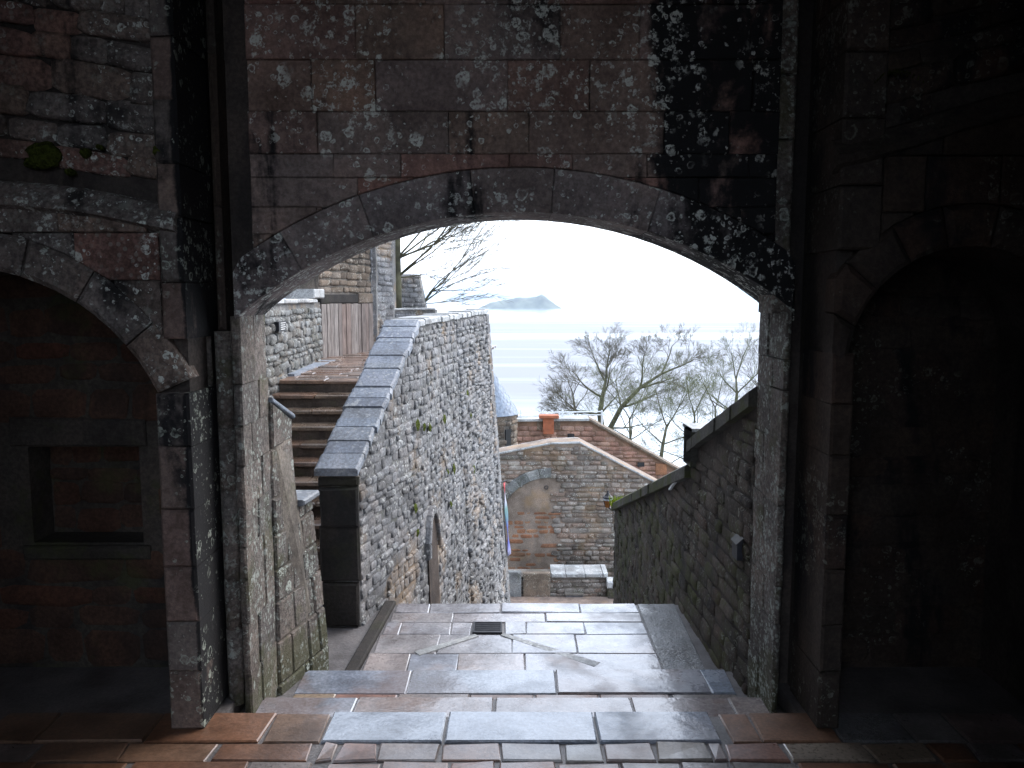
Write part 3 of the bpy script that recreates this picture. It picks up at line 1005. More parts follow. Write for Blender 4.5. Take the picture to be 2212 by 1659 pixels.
# ------------------------------------------------------------------ left flank: buttress and low pier beside the opening
bt = thing('buttress', 'lichened stone buttress with a sloping top and low end pier left of the landing', 'buttress', (-1.6, 5.4, LAND))
zt0, zt1 = at(578, 868, 5.2).z, at(632, 905, 5.58).z
zp = at(665, 1082, 5.75).z
prof = [(GY1, LAND - .2), (5.86, LAND - .2), (5.86, zp), (5.62, zp), (5.60, zt1), (5.50, zt1 + .03), (GY1, zt0)]
XF = -1.585
bx = lambda s, z: (s - 5.2) * (.08 + .20 * min(1, max(0, (-1.0 - z) / 1.6)))
mb = MB(); mb.prism([(XF - .012, y, z) for y, z in prof], (-.5, 0, 0))
for v in mb.v: v.x += bx(v.y, v.z)
obj('core', mb.mesh('core', M_MORTAR), bt)


def bt_top(y):
    for (ya, za), (yb, zb) in (((GY1, zt0), (5.60, zt1)), ((5.60, zp), (5.87, zp))):
        if ya <= y <= yb: return lerp(za, zb, (y - ya) / (yb - ya))
    return -99


side = lambda X, sg=1: (lambda s, z, n: Vector((X + sg * n + bx(s, z), s, z)))
z = LAND - .05
while z < zt0:
    h = R.uniform(.22, .34)
    y = GY1 + .003 - R.uniform(0, .15)
    while y < 5.86:
        w = R.uniform(.2, .42)
        a, b_ = max(GY1 + .003, y), min(5.86, y + w)
        y += w
        if b_ - a < .04: continue
        for a2, b2_ in ((a, min(b_, 5.60)), (max(a, 5.60), b_)):
            if b2_ - a2 < .04: continue
            ta, tb = min(z + h - .006, bt_top(a2 + .001)), min(z + h - .006, bt_top(b2_ - .001))
            if min(ta, tb) < z + .04: continue
            block('ashlar_block', [(a2 + .004, z + .004), (b2_ - .004, z + .004), (b2_ - .004, tb), (a2 + .004, ta)], .03 + R.uniform(-.006, .008), .012, side(XF - .02), M_JAMB, bt, jit=.004)
    z += h
block('weathering', [(GY1, zt0), (5.61, zt1), (5.61, zt1 + .03), (GY1, zt0 + .03)], .525, .006, side(XF - .5), M_COPE, bt)
block('cap_stone', rect(5.60, 5.90, zp, zp + .045), .50, .012, side(XF - .45), M_COPE, bt)

# ------------------------------------------------------------------ the tall parapet wall beside the landing
para = thing('parapet_wall', 'tall pale rubble parapet wall rising beside the landing with slate coping', 'wall', (-1.2, 6.65, LAND))
S = [(6.65, -1.31, -1.25), (8.4, -.985, -.72), (14.0, -.45, .20)]        # y, x at top (z=0), x at z=-9


def para_x(y, z, off=0.0):
    for (ya, xa, ba), (yb, xb, bb) in zip(S[:-1], S[1:]):
        if y <= yb or yb == 14.0:
            q = (y - ya) / (yb - ya)
            t_ = min(1.0, max(0.0, -z / 9.0))
            return lerp(lerp(xa, xb, q), lerp(ba, bb, q), t_) + off


def para_top(y):
    return lerp(-1.46, -.30, (y - 6.65) / 1.75) if y < 8.4 else lerp(-.30, -.28, (y - 8.4) / 5.6)


V, F = [], []
ys = [6.65, 7.2, 7.8, 8.4, 9.2, 10.4, 11.6, 12.8, 14.0]
for y in ys:
    t_ = para_top(y)
    zz = [-10.0, -7, -5, -4, LAND, lerp(LAND, t_, .5), t_]
    V += [Vector((para_x(y, z, -.012), y, z)) for z in zz] + [Vector((para_x(y, t_) - .31, y, z)) for z in zz[::-1]]
n = 14
for i in range(len(ys) - 1):
    for j in range(n):
        q = (j + 1) % n
        F.append((i * n + j, i * n + q, (i + 1) * n + q, (i + 1) * n + j))
F += [tuple(range(n)), tuple(range((len(ys) - 1) * n, len(ys) * n))]
me = mesh_from('core', V, F, M_RUBM); fix_normals(me)
obj('core', me, para)
DOOR = (8.40, 8.86, at(940, 1112, 8.62).z)       # arched slit doorway


def in_door(y, z, m=0.0):
    yc, hw = (DOOR[0] + DOOR[1]) / 2, (DOOR[1] - DOOR[0]) / 2 + m
    if abs(y - yc) > hw: return False
    spr = DOOR[2] - .42
    return z < spr or (abs(y - yc) / hw) ** 2 + ((z - spr) / (.42 + m)) ** 2 < 1


def para_surf(y, z):
    e = .05
    p = Vector((para_x(y, z), y, z))
    r = (Vector((para_x(y + e, z), y + e, z)) - p).normalized()
    u = (Vector((para_x(y, z + e), y, z + e)) - p).normalized()
    n_ = r.cross(u)
    if n_.x < 0: n_ = -n_
    return p - n_ * .012, r, u, n_.normalized()


nst = rubble(para, para_surf, 6.66, 10.75, -6.0, 0, .075, (.08, .21), .017, M_RUB, lambda s, z, w, h: z + h * .45 < para_top(s) - .02 and not in_door(s, z, .05) and z > LAND - .5 - (s - 6.65) * 1.1, 51, limit=260, gap=.013, wild=.5, dvar=.8, sq=.5)
nst2 = rubble(para, para_surf, 10.75, 13.98, -7.0, 0, .07, (.12, .34), .036, M_RUB, lambda s, z, w, h: z + h * .45 < para_top(s) - .02, 52, limit=30, gap=.012, name='coursed_stone', wild=.6, dvar=.7)
# corner stones at the far end
z = -6.5
while z < -.4:
    h = R.uniform(.14, .24); w = R.choice((.28, .42))
    block('quoin', rect(14.0 - w, 14.02, z + .005, min(z + h, -.29) - .005), .05, .014, lambda s, zz, nn: Vector((para_x(s, zz) - .02 + nn, s, zz)), M_RUB, para, jit=.006)
    z += h
# arched doorway: a flush dark panel, the recess shade put into its colour
yc = (DOOR[0] + DOOR[1]) / 2
arcp = [(DOOR[0], -7.0)] + [(yc - .23 * math.cos(math.pi * i / 10), DOOR[2] - .42 + .42 * math.sin(math.pi * i / 10)) for i in range(11)] + [(DOOR[1], -7.0)]
pm_ = lambda s, z, n_: Vector((para_x(s, z) + n_, s, z))
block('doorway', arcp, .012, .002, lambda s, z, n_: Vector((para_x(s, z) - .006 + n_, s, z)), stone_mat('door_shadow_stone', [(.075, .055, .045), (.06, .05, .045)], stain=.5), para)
for i in range(9):
    a0, a1 = math.pi * i / 9, math.pi * (i + 1) / 9
    f = lambda a, r1, r2: (yc - r1 * math.cos(a), DOOR[2] - .42 + r2 * math.sin(a))
    block('voussoir', [f(a0, .235, .43), f(a1, .235, .43), f(a1, .30, .52), f(a0, .30, .52)], .06, .01, lambda s, z, n_: Vector((para_x(s, z) - .012 + n_, s, z)), M_RUB, para, jit=.003)
# putlog holes and tufts in the wall
for k in range(13):
    y = R.uniform(7.9, 11.4); z = R.uniform(-2.6, -1.2)
    p = para_surf(y, z)
    mb = MB()
    rr = R.uniform(.03, .06)
    mb.add([p[0] + p[3] * .035 + p[1] * (rr * math.cos(a) * 1.2) + p[2] * (rr * math.sin(a) * 1.3) + p[3] * R.uniform(-.004, .012) for a in [i * math.pi / 4 for i in range(8)]] + [p[0] + p[3] * .062], [(i, (i + 1) % 8, 8) for i in range(8)])
    obj('moss_tuft', mb.mesh('moss_tuft', M_MOSS_D, True), para)
# coping stones
def para_cope(y0, y1, mat, nm='coping_stone'):
    v = []
    lift = R.uniform(-.008, .008)
    for yy in (y0 + .004, y1 - .004):
        tz = para_top(yy) + lift
        x1 = para_x(yy, tz) + .022 + R.uniform(-.012, .012); x0 = para_x(yy, tz) - .35 + R.uniform(-.012, .012)
        v.append([Vector((x0, yy, tz)), Vector((x1, yy, tz)), Vector((x1, yy, tz + .05)), Vector((x1 - .02, yy, tz + .065)), Vector((x0 + .02, yy, tz + .065)), Vector((x0, yy, tz + .05))])
    V = v[0] + v[1]
    me = mesh_from(nm, V, [tuple(range(6)), tuple(range(11, 5, -1))] + [(i, 6 + i, 6 + (i + 1) % 6, (i + 1) % 6) for i in range(6)], mat)
    fix_normals(me)
    return obj(nm, me, para)


y = 6.60
while y < 8.4:
    w = min(R.uniform(.05, .14) * (1.5 if y < 7.0 else 1), 8.4 - y)
    w = max(w, .031)
    if w > .03: para_cope(y, y + w, M_COPE)
    y += w
y = 8.4
while y < 14.0:
    w = min(R.uniform(.16, .34), 14.02 - y)
    if w > .03: para_cope(y, y + w, M_COPE_L)
    y += w
# big dressed stones of the near end face
z = LAND
while z < -1.53:
    h = min(R.uniform(.3, .5), -1.51 - z)
    if h > .05:
        block('end_stone', rect(-1.625 + R.uniform(-.012, .008), -1.30 + R.uniform(-.01, .012), z + .002, z + h - .002), .05 + R.uniform(-.008, .008), .02, front(6.66), M_ENDF, para, jit=.007)
    z += h

# ------------------------------------------------------------------ the upper stair on the left and its ramp
stair = thing('stone_stair', 'worn stone stair climbing between the parapet and the left rubble wall', 'staircase', (-2.2, 8.0, LAND))
NS = 10
RIS = (-1.14 - LAND) / NS
for k in range(NS):
    y0 = 11.0 - .30 * (NS - 1 - k)
    z1 = LAND + RIS * (k + 1)
    y0 = 11.0 - .30 * (NS - 1 - k)
    xr = para_x(y0, -.5) - .28
    mb = MB(); mb.box(-3.5, xr, y0, y0 + .33 if k < NS - 1 else y0 + .4, LAND - .3, z1 - .05)
    st = obj('riser', mb.mesh('riser', M_RISER), stair)
    x = -3.45
    while x < xr - .02:
        w = R.uniform(.5, .9)
        b_ = min(x + w, xr)
        if xr - b_ < .2: b_ = xr
        block('tread', rect(x + .003, b_ - .003, y0 - .02 + R.uniform(-.012, .012), y0 + .32), .05 + R.uniform(-.006, .004), .014, flat(z1 - .05), M_TREAD, stair, jit=.008)
        x = b_
ramp = obj('ramp', (lambda q: (q.prism([(-3.6, 11.38, -1.9), (-.62, 11.38, -1.9), (-.62, 18.0, -1.9), (-3.6, 18.0, -1.9)], (0, 0, .74)), q.mesh('ramp', M_JOINT))[1])(MB()), kind='structure')
y = 11.32
k = 0
while y < 17.6:
    d = R.uniform(.2, .32)
    x = -3.5
    while x < para_x(y, -.5) - .3:
        w = R.uniform(.35, .7)
        zr = -1.14 + (y - 11.3) * .012
        block('paving_brick', rect(x + .008, min(x + w, para_x(y, -.5) - .28) - .008, y + .012, y + d - .012), .05 + R.uniform(-.008, .01), .01, flat(zr - .045), M_RAMP, ramp, jit=.004)
        x += w
    y += d
mb = MB(); mb.box(-3.6, -1.5, 5.87, 8.35, LAND - .4, LAND - .02)
obj('stair_foot_paving', mb.mesh('stair_foot_paving', M_TREAD), kind='structure')

# rubble wall on the left of the stair
lw = thing('garden_wall', 'lichen-spotted grey rubble wall bordering the left side of the upper stair', 'wall', (-3.3, 11, -2))
LP = [(7.0, -3.18), (11.0, -3.22), (14.2, -3.38)]


def lw_x(y):
    for (ya, xa), (yb, xb) in zip(LP[:-1], LP[1:]):
        if y <= yb or yb == 14.2: return lerp(xa, xb, (y - ya) / (yb - ya))


def lw_surf(y, z):
    r = Vector((lw_x(y + .05) - lw_x(y), .05, 0)).normalized()
    return Vector((lw_x(y), y, z)), r, Vector((0, 0, 1)), Vector((r.y, -r.x, 0))


mb = MB()
for (ya, xa), (yb, xb) in zip(LP[:-1], LP[1:]):
    mb.prism([(xa, ya, -3.0), (xb, yb, -3.0), (xb, yb, -.10), (xa, ya, -.10)], (-.5, 0, 0))
obj('core', mb.mesh('core', M_RUBM), lw)
rubble(lw, lw_surf, 8.6, 14.2, -2.5, -.08, .11, (.10, .26), .04, M_RUBG, lambda s, z, w, h: z + h / 2 < -.10 and z > -2.85 + max(0, min(3, s - 8)) * .52, 61, limit=280, wild=.6, sq=.45)
y = 8.8
while y < 13.7:
    w = R.uniform(.3, .5)
    x = lw_x(y)
    block('coping_stone', rect(y + .005, y + w - .005, -.10, -.035), .6, .015, lambda s, z, n_: Vector((lw_x(s) - .54 + n_, s, z)), M_COPE_L, lw, jit=.006)
    y += w
block('end_coping', rect(13.35, 14.25, -.03, .13), .6, .02, lambda s, z, n_: Vector((lw_x(s) - .52 + n_, s, z)), M_COPE_L, lw, jit=.006)
mb = MB()
mb.prism([(lw_x(11.3) + .02, 11.45, -1.2), (lw_x(11.3) + .12, 11.45, -1.2), (lw_x(14.2) + .3, 14.3, -1.2), (lw_x(14.2) + .02, 14.3, -1.2)], (0, 0, .10))
kerb = obj('kerb', mb.mesh('kerb', M_COPE), kind='structure')
pl = thing('wall_plaque', 'small black plaque with white lines of text on the left rubble wall', 'sign', at(598, 705, 10.95))
PX = lw_x(10.95) + .10
pz = at(598, 705, 10.95).z
mb = MB(); mb.box(PX - .06, PX, 10.78, 11.12, pz - .065, pz + .065)
obj('plate', mb.mesh('plate', M_BLACK), pl)
for i in range(4):
    mb = MB(); mb.box(PX + .001, PX + .003, 10.86, 11.09 - .03 * (i % 2), pz + .042 - i * .028, pz + .051 - i * .028)
    obj('text_line', mb.mesh('text_line', M_WHITE), pl)

# ------------------------------------------------------------------ plank gate, outbuilding, wall and tree at the top of the ramp
def plane_surf(A, B):
    r = Vector((B.x - A.x, B.y - A.y, 0)); L = r.length; r.normalize()
    n_ = Vector((r.y, -r.x, 0))
    if n_.dot(A) > 0: n_ = -n_
    return (lambda s, z: (Vector((A.x, A.y, z)) + r * s, r, Vector((0, 0, 1)), n_)), L, r, n_


A, B = at(692, 700, 14.5), at(803, 700, 16.2)
sf, L, r_, n_ = plane_surf(A, B)
gz0, gz1 = at(700, 768, 14.6).z, at(760, 655, 15.4).z
wg = thing('plank_gate', 'weathered grey wooden plank gate closing the top of the ramp', 'gate', (A.x, A.y, gz0))
s = 0
while s < L - .02:
    w = R.uniform(.10, .17)
    e = min(s + w, L)
    if L - e < .06: e = L
    block('plank', rect(s + .004, e - .004, gz0 - .16 + R.uniform(0, .03), gz1 - R.uniform(0, .02)), .035 + R.uniform(-.006, .008), .006, lambda s_, z_, q: sf(s_, z_)[0] + n_ * q, M_WOOD, wg, jit=.003)
    s = e
for zz in (lerp(gz0, gz1, .2), lerp(gz0, gz1, .8)):
    block('rail', rect(0, L, zz, zz + .09), .03, .005, lambda s_, z_, q: sf(s_, z_)[0] - n_ * (.04 - q), M_WOOD, wg)
ob = thing('stone_outbuilding', 'brown rubble outbuilding above the plank gate with a dark lintel course', 'building', (A.x, A.y, -1.2))
mb = MB()
A2, B2 = A - n_ * .02, B - n_ * .02
mb.prism([(A2.x, A2.y, gz1 - .04), (B2.x, B2.y, gz1 - .04), (B2.x, B2.y, 3.2), (A2.x, A2.y, 3.2)], -n_ * .7)
Cc = at(850, 700, 17.0)
sfc, Lc, rc_, nc_ = plane_surf(B, Cc)
mb2 = MB()
mb2.prism([(B.x, B.y, -1.6), (Cc.x, Cc.y, -1.6), (Cc.x, Cc.y, 3.2), (B.x, B.y, 3.2)], Vector((0, .9, 0)))
mb2.prism([(B.x - .5, B.y + .02, -1.6), (B.x + .1, B.y + .02, -1.6), (B.x + .1, B.y + .02, 3.2), (B.x - .5, B.y + .02, 3.2)], Vector((0, .8, 0)))
obj('wall', mb.mesh('wall', M_MORTAR), ob)
obj('side_wall', mb2.mesh('side_wall', M_RUBM), ob)
lz = gz1
block('lintel', rect(-.02, L * .70, lz + .005, lz + .17), .06, .012, lambda s_, z_, q: sf(s_, z_)[0] + n_ * (q - .02), M_ENDF, ob, jit=.004)
block('lintel', rect(L * .70 + .01, L, lz + .005, lz + .19), .06, .012, lambda s_, z_, q: sf(s_, z_)[0] + n_ * (q - .02), M_BLD, ob, jit=.004)
rubble(ob, lambda s_, z_: (sf(s_, z_)[0] - n_ * .02, r_, Vector((0, 0, 1)), n_), 0, L, lz + .2, 2.6, .13, (.16, .38), .05, M_BLD, lambda *a: True, 71, limit=150)
rubble(ob, sfc, 0, Lc, -1.3, 2.6, .12, (.14, .32), .03, M_RUB, lambda *a: True, 72, limit=150, name='side_stone')
# tall board left of the gate
A3, B3 = at(655, 600, 14.9), at(692, 600, 14.7)
bf = thing('board_fence', 'narrow grey board fence rising behind the left wall end', 'fence', (A3.x, A3.y, -1.0))
for i in range(4):
    x = lerp(A3.x, B3.x, i / 4)
    mb = MB(); mb.box(x, x + (B3.x - A3.x) / 4 - .006, 14.8, 14.83, -1.3, at(680, 585, 14.8).z + R.uniform(-.02, .02) + .35)
    obj('board', mb.mesh('board', M_WOOD), bf)
D1, D2 = at(846, 600, 17.9), at(925, 600, 18.6)
sfd, Ld, rd_, nd_ = plane_surf(D1, D2)
uw = thing('upper_wall', 'short grey rubble wall with raked end behind the moss-green tree', 'wall', (D1.x, D1.y, -1.2))
ztw = at(880, 592, 18.2).z
zte = at(915, 668, 18.5).z
mb = MB()
mb.prism([(D1.x, D1.y, -2.5), (D2.x, D2.y, -2.5), (D2.x, D2.y, zte - .4), (lerp(D1.x, D2.x, .72), lerp(D1.y, D2.y, .72), ztw), (D1.x, D1.y, ztw)], Vector((0, .5, 0)))
obj('core', mb.mesh('core', M_RUBM), uw)
rubble(uw, sfd, 0, Ld, -1.6, ztw, .11, (.13, .3), .035, M_RUB, lambda s_, z_, w, h: z_ + h / 2 < (ztw if s_ < .72 * Ld else lerp(ztw, zte - .4, (s_ - .72 * Ld) / (.28 * Ld))), 73, limit=200)
E1, E2 = at(840, 690, 17.2), at(940, 690, 17.6)
lg = thing('wall_ledge', 'low rubble ledge at the foot of the green tree trunk', 'wall', (E1.x, E1.y, -1.2))
zle = at(870, 670, 17.3).z
mb = MB(); mb.prism([(E1.x, E1.y, -2.5), (E2.x, E2.y, -2.5), (E2.x, E2.y, zle), (E1.x, E1.y, zle)], Vector((0, .55, 0)))
obj('core', mb.mesh('core', M_RUBM), lg)
sfe, Le, re_, ne_ = plane_surf(E1, E2)
rubble(lg, sfe, 0, Le, -1.5, zle, .10, (.13, .28), .03, M_RUB, lambda s_, z_, w, h: z_ + h / 2 < zle - .05, 74, limit=80)
block('cap_stone', rect(0, Le, zle, zle + .04), .4, .01, lambda s_, z_, q: sfe(s_, z_)[0] + ne_ * (q - .36), M_COPE_L, lg)

# unseen abbey mass on the left, added to block the sky there
ab = thing('abbey_sky_block', 'unseen tall abbey mass left of the stair, added to block skylight', 'building', (-8, 10, FLOOR))
mb = MB(); mb.box(-20, -4.6, 5.7, 13.6, -4, 14)
obj('wall', mb.mesh('wall', M_RUBM), ab)

# ------------------------------------------------------------------ right flank wall stepping down with the stairs
rw = thing('stair_wall', 'dark mossy stone wall stepping down along the right side of the landing', 'wall', (1.6, 7, LAND))
RPL = [(GY1, 1.60), (7.0, 1.53), (12.0, 1.56)]


def rw_x(y):
    for (ya, xa), (yb, xb) in zip(RPL[:-1], RPL[1:]):
        if y <= yb or yb == 12.0: return lerp(xa, xb, (y - ya) / (yb - ya))


def rw_top(y):
    return lerp(-.66, -1.28, (y - GY1) / (6.80 - GY1)) if y < 6.80 else lerp(-1.50, -3.20, (y - 6.80) / 5.2)


V, F = [], []
ys = [GY1, 5.7, 6.3, 6.799, 6.801, 7.6, 8.8, 10.4, 12.0]
for y in ys:
    t_ = rw_top(y)
    V += [Vector((rw_x(y) + .012, y, -10)), Vector((rw_x(y) + .012, y, t_)), Vector((rw_x(y) + .5, y, t_)), Vector((rw_x(y) + .5, y, -10))]
for i in range(len(ys) - 1):
    for j in range(4):
        q = (j + 1) % 4
        F.append((i * 4 + j, i * 4 + q, i * 4 + 4 + q, i * 4 + 4 + j))
F += [(0, 1, 2, 3), tuple(range(len(ys) * 4 - 4, len(ys) * 4))]
me = mesh_from('core', V, F, M_MORTAR); fix_normals(me)
me.materials.clear(); me.materials.append(M_MORTAR_D)
obj('core', me, rw)


def rw_surf(y, z):
    r = Vector((rw_x(y + .05) - rw_x(y), .05, 0)).normalized()
    return Vector((rw_x(y) + .012, y, z)), r, Vector((0, 0, 1)), Vector((-r.y, r.x, 0))


rubble(rw, rw_surf, GY1 + .02, 11.98, -6.0, -.6, .12, (.13, .34), .022, M_RUBD, lambda s, z, w, h: z + h * .5 < rw_top(s) - .06 and z > LAND - .1 - max(0, s - 7) * .9, 81, limit=280)


def rw_cope(y0, y1):
    v = []
    for yy in (y0 + .003, y1 - .003):
        tz = rw_top(min(yy, 6.799) if y0 < 6.8 else max(yy, 6.801))
        x0 = rw_x(yy) - .05 + R.uniform(-.008, .008); x1 = rw_x(yy) + .56
        v.append([Vector((x0, yy, tz - .05)), Vector((x0, yy, tz + .05)), Vector((x0 + .05, yy, tz + .085)), Vector((x1, yy, tz + .085)), Vector((x1, yy, tz - .05))])
    me = mesh_from('coping_stone', v[0] + v[1], [tuple(range(5)), tuple(range(9, 4, -1))] + [(i, 5 + i, 5 + (i + 1) % 5, (i + 1) % 5) for i in range(5)], M_COPE_M)
    fix_normals(me)
    return obj('coping_stone', me, rw)


y = GY1 + .01
while y < 6.79:
    w = min(R.uniform(.35, .55), 6.80 - y)
    rw_cope(y, y + w); y += w
y = 6.81
while y < 11.95:
    w = min(R.uniform(.5, .8), 12.02 - y)
    rw_cope(y, y + w); y += w
block('kneeler', rect(6.62, 6.86, -1.42, -1.12), .62, .02, lambda s, z, n_: Vector((rw_x(s) - .05 + n_, s, z)), M_COPE_M, rw)
# pale cap; the sky's light on the step is put into its colour
block('cap_stone', rect(6.60, 6.90, -1.12, -1.09), .62, .008, lambda s, z, n_: Vector((rw_x(s) - .05 + n_, s, z)), M_COPE_L, rw)
# moss and grass on the far end of the coping
gr = MB()
for i in range(260):
    p = Vector((1.55 + R.uniform(-.06, .25), 11.95 + R.uniform(-.25, .1), -3.13))
    h = R.uniform(.05, .15)
    d = Vector((R.uniform(-.05, .05), R.uniform(-.05, .05), h))
    a = Vector((R.uniform(-1, 1), R.uniform(-1, 1), 0)).normalized() * .012
    gr.add([p - a, p + a, p + d], [(0, 1, 2)])
tag(obj('grass_tuft', gr.mesh('grass_tuft', M_GRASS, fix=False)), 'bright green moss tuft at the lower end of the dark right wall', 'moss', kind=None)
# small fittings
wb = thing('wall_bracket', 'small dark hooded box fixed to the right wall near the arch', 'wall box', at(1612, 1180, 5.3))
p = at(1612, 1180, 5.45)
XB = rw_x(5.45)
mb = MB(); mb.prism([(XB, 5.38, p.z - .08), (XB, 5.38, p.z + .07), (XB - .04, 5.38, p.z + .03), (XB - .04, 5.38, p.z - .08)], (0, .12, 0))
obj('box', mb.mesh('box', plain_mat('blue_grey_metal', (.03, .032, .042), .6)), wb)
mb = MB(); mb.prism([(XB + .0, 5.37, p.z + .074), (XB + .0, 5.37, p.z + .082), (XB - .05, 5.37, p.z + .036), (XB - .05, 5.37, p.z + .028)], (0, .14, 0))
obj('hood', mb.mesh('hood', plain_mat('dull_metal', (.055, .052, .052), .6)), wb)
p = at(1470, 1050, 7.4)
XB = rw_x(7.4)
sb = thing('wall_strap', 'pale slanted metal strap on the right wall below the lower coping', 'strap', p)
mb = MB(); mb.prism([(XB - .035, 7.25, p.z + .07), (XB - .035, 7.28, p.z + .08), (XB - .035, 7.55, p.z - .06), (XB - .035, 7.52, p.z - .07)], (.02, 0, 0))
obj('bar', mb.mesh('bar', M_ZINC), sb)

# ------------------------------------------------------------------ buildings below: turret, gable house, arched wall, low wall
TD = 25.0
tc = at(1060, 892, TD)
trad = (at(1120, 892, TD) - tc).x
tu = thing('turret', 'round stone turret with blue slate cone roof peeking out behind the pale wall', 'turret', (tc.x, TD, -9))
zb = tc.z
zap = zb + trad * 1.62
NR = 15
for i in range(NR):
    f0, f1 = i / NR, (i + 1) / NR
    r0, r1 = trad * (1 - f0) + .012, trad * (1 - f1) + .016
    z0, z1 = lerp(zb, zap, f0), lerp(zb, zap, f1)
    mb = MB()
    ns = 22
    for k in range(ns):
        a0, a1 = 2 * math.pi * (k + .5 * (i % 2)) / ns + .006, 2 * math.pi * (k + 1 + .5 * (i % 2)) / ns - .006
        q = [(r0, z0 - .006), (r0, z0 + .008), (r1, z1 + .006)]
        dr = R.uniform(-.004, .006)
        mb.add([(tc.x + (r + dr) * math.cos(a), TD + (r + dr) * math.sin(a), z) for r, z in q for a in (a0, a1)], [(0, 1, 3, 2), (2, 3, 5, 4)])
    obj('slate_course', mb.mesh('slate_course', M_SLATE, fix=False), tu, 'stuff')
mb = MB(); mb.tube([Vector((tc.x, TD, zb + .0)), Vector((tc.x, TD, zap - .02))], [trad - .02, .005], 24)
obj('roof_base', mb.mesh('roof_base', M_SLATE), tu)
mb = MB(); mb.tube([Vector((tc.x, TD, -9.4)), Vector((tc.x, TD, zb + .01))], [trad - .06, trad - .06], 28)
obj('body', mb.mesh('body', M_MORTAR), tu)


def tu_surf(s, z):
    a = s / trad - math.pi
    nn = Vector((math.cos(a), math.sin(a), 0))
    return Vector((tc.x, TD, z)) + nn * (trad - .06), Vector((-math.sin(a), math.cos(a), 0)), Vector((0, 0, 1)), nn


rubble(tu, tu_surf, 0, math.pi * trad, -9, zb - .03, .16, (.16, .3), .035, M_BLD, lambda s, z, w, h: not (.9 < s / trad - 1.2 < 1.25 and zb - 1.4 < z < zb - .4), 91, limit=120)
pw = at(1101, 945, TD - trad)
mb = MB()
for q in range(1):
    a = 2.3 - math.pi
    nn = Vector((math.cos(a), math.sin(a), 0)); tt = Vector((-nn.y, nn.x, 0))
    c0 = Vector((tc.x, TD, 0)) + nn * (trad - .03)
    mb.prism([c0 - tt * .11 + Vector((0, 0, zb - 1.35)), c0 + tt * .11 + Vector((0, 0, zb - 1.35)), c0 + tt * .11 + Vector((0, 0, zb - .42)), c0 - tt * .11 + Vector((0, 0, zb - .42))], -nn * .05)
obj('slit_window', mb.mesh('slit_window', M_BLACK), tu)

HD = 28.0
hp = [at(1112, 907, HD), at(1272, 905, HD), at(1440, 999, HD)]
hx0 = hp[0].x
hz = lambda x: hp[0].z if x < hp[1].x else lerp(hp[1].z, hp[2].z, (x - hp[1].x) / (hp[2].x - hp[1].x))
hx1 = hp[2].x + 1.0
hs = thing('gable_house', 'reddish rubble gable wall of a house below, with an orange flue', 'house', (0, HD, -10))
mb = MB(); mb.prism([(hx0 - 1, HD, -11), (hx1, HD, -11), (hx1, HD, hz(hx1)), (hp[1].x, HD, hp[1].z), (hx0 - 1, HD, hp[0].z)], (0, .6, 0))
obj('wall', mb.mesh('wall', stone_mat('house_mortar', [(.20, .13, .095), (.22, .14, .1)])), hs)
rubble(hs, flat_surf(HD), hx0 - .9, hx1, -9, hp[0].z, .145, (.2, .55), .045, M_HOUSE, lambda s, z, w, h: z + h / 2 < hz(s) - .10, 92, limit=290, gap=.03)
for (xa, xb, nm) in ((hx0 - 1, hp[1].x, 'ridge_cap'), (hp[1].x, hx1, 'verge_cap')):
    mb = MB(); mb.prism([(xa, HD - .12, hz(xa) - .05), (xb, HD - .12, hz(xb) - .05), (xb, HD - .12, hz(xb) + .03), (xa, HD - .12, hz(xa) + .03)], (0, .8, 0))
    obj(nm, mb.mesh(nm, M_COPE_L if nm == 'ridge_cap' else M_BLD), hs)
for (u, v) in ((1233, 941), (1384, 1003)):
    p = at(u, v, HD)
    mb = MB(); mb.box(p.x - .12, p.x + .12, HD - .07, HD - .02, p.z - .07, p.z + .08)
    obj('vent', mb.mesh('vent', M_BLACK), hs)
p = at(1428, 995, HD)
block('brick_patch', rect(p.x - .2, p.x + .2, p.z - .5, p.z - .1), .07, .01, front(HD), M_BRICK, hs)
fa, fb, fc, fd = at(1173, 903, HD - .2), at(1196, 937, HD - .2), at(1164, 897, HD - .2), at(1207, 903, HD - .2)
fl_ = thing('chimney_flue', 'rust-orange T-shaped flue standing against the house gable', 'chimney', (fa.x, HD - .3, fb.z))
mb = MB(); mb.box(fa.x, fb.x, HD - .32, HD - .06, fb.z, fa.z)
o = obj('shaft', mb.mesh('shaft', M_RUST), fl_)
bv = o.modifiers.new('b', 'BEVEL'); bv.width = .02; bv.segments = 2
mb = MB(); mb.box(fc.x, fd.x, HD - .4, HD - .0, fa.z, fc.z + .02)
o = obj('cap', mb.mesh('cap', M_RUST), fl_)
bv = o.modifiers.new('b', 'BEVEL'); bv.width = .025; bv.segments = 2
for (u0, u1, nm) in ((1160, 1172, 'surround_stone'), (1197, 1210, 'surround_stone')):
    a, b_ = at(u0, 906, HD), at(u1, 928, HD)
    block(nm, rect(a.x, b_.x, b_.z, a.z - .06), .06, .01, front(HD), M_BLD, hs)
rl = thing('roof_railing', 'thin white pipe railing running above the house ridge', 'railing', at(1200, 900, HD + .3))
for v in (889, 896):
    a, b_ = at(1112, v + 3, HD + .4), at(1302, v, HD + .4)
    mb = MB(); mb.tube([a, b_], [.022, .022], 6)
    obj('rail', mb.mesh('rail', M_ZINC), rl)
for u in (1125, 1215, 1300):
    a, b_ = at(u, 886, HD + .4), at(u, 925, HD + .4)
    mb = MB(); mb.tube([b_, a], [.03, .03], 6)
    obj('post', mb.mesh('post', M_ZINC), rl)

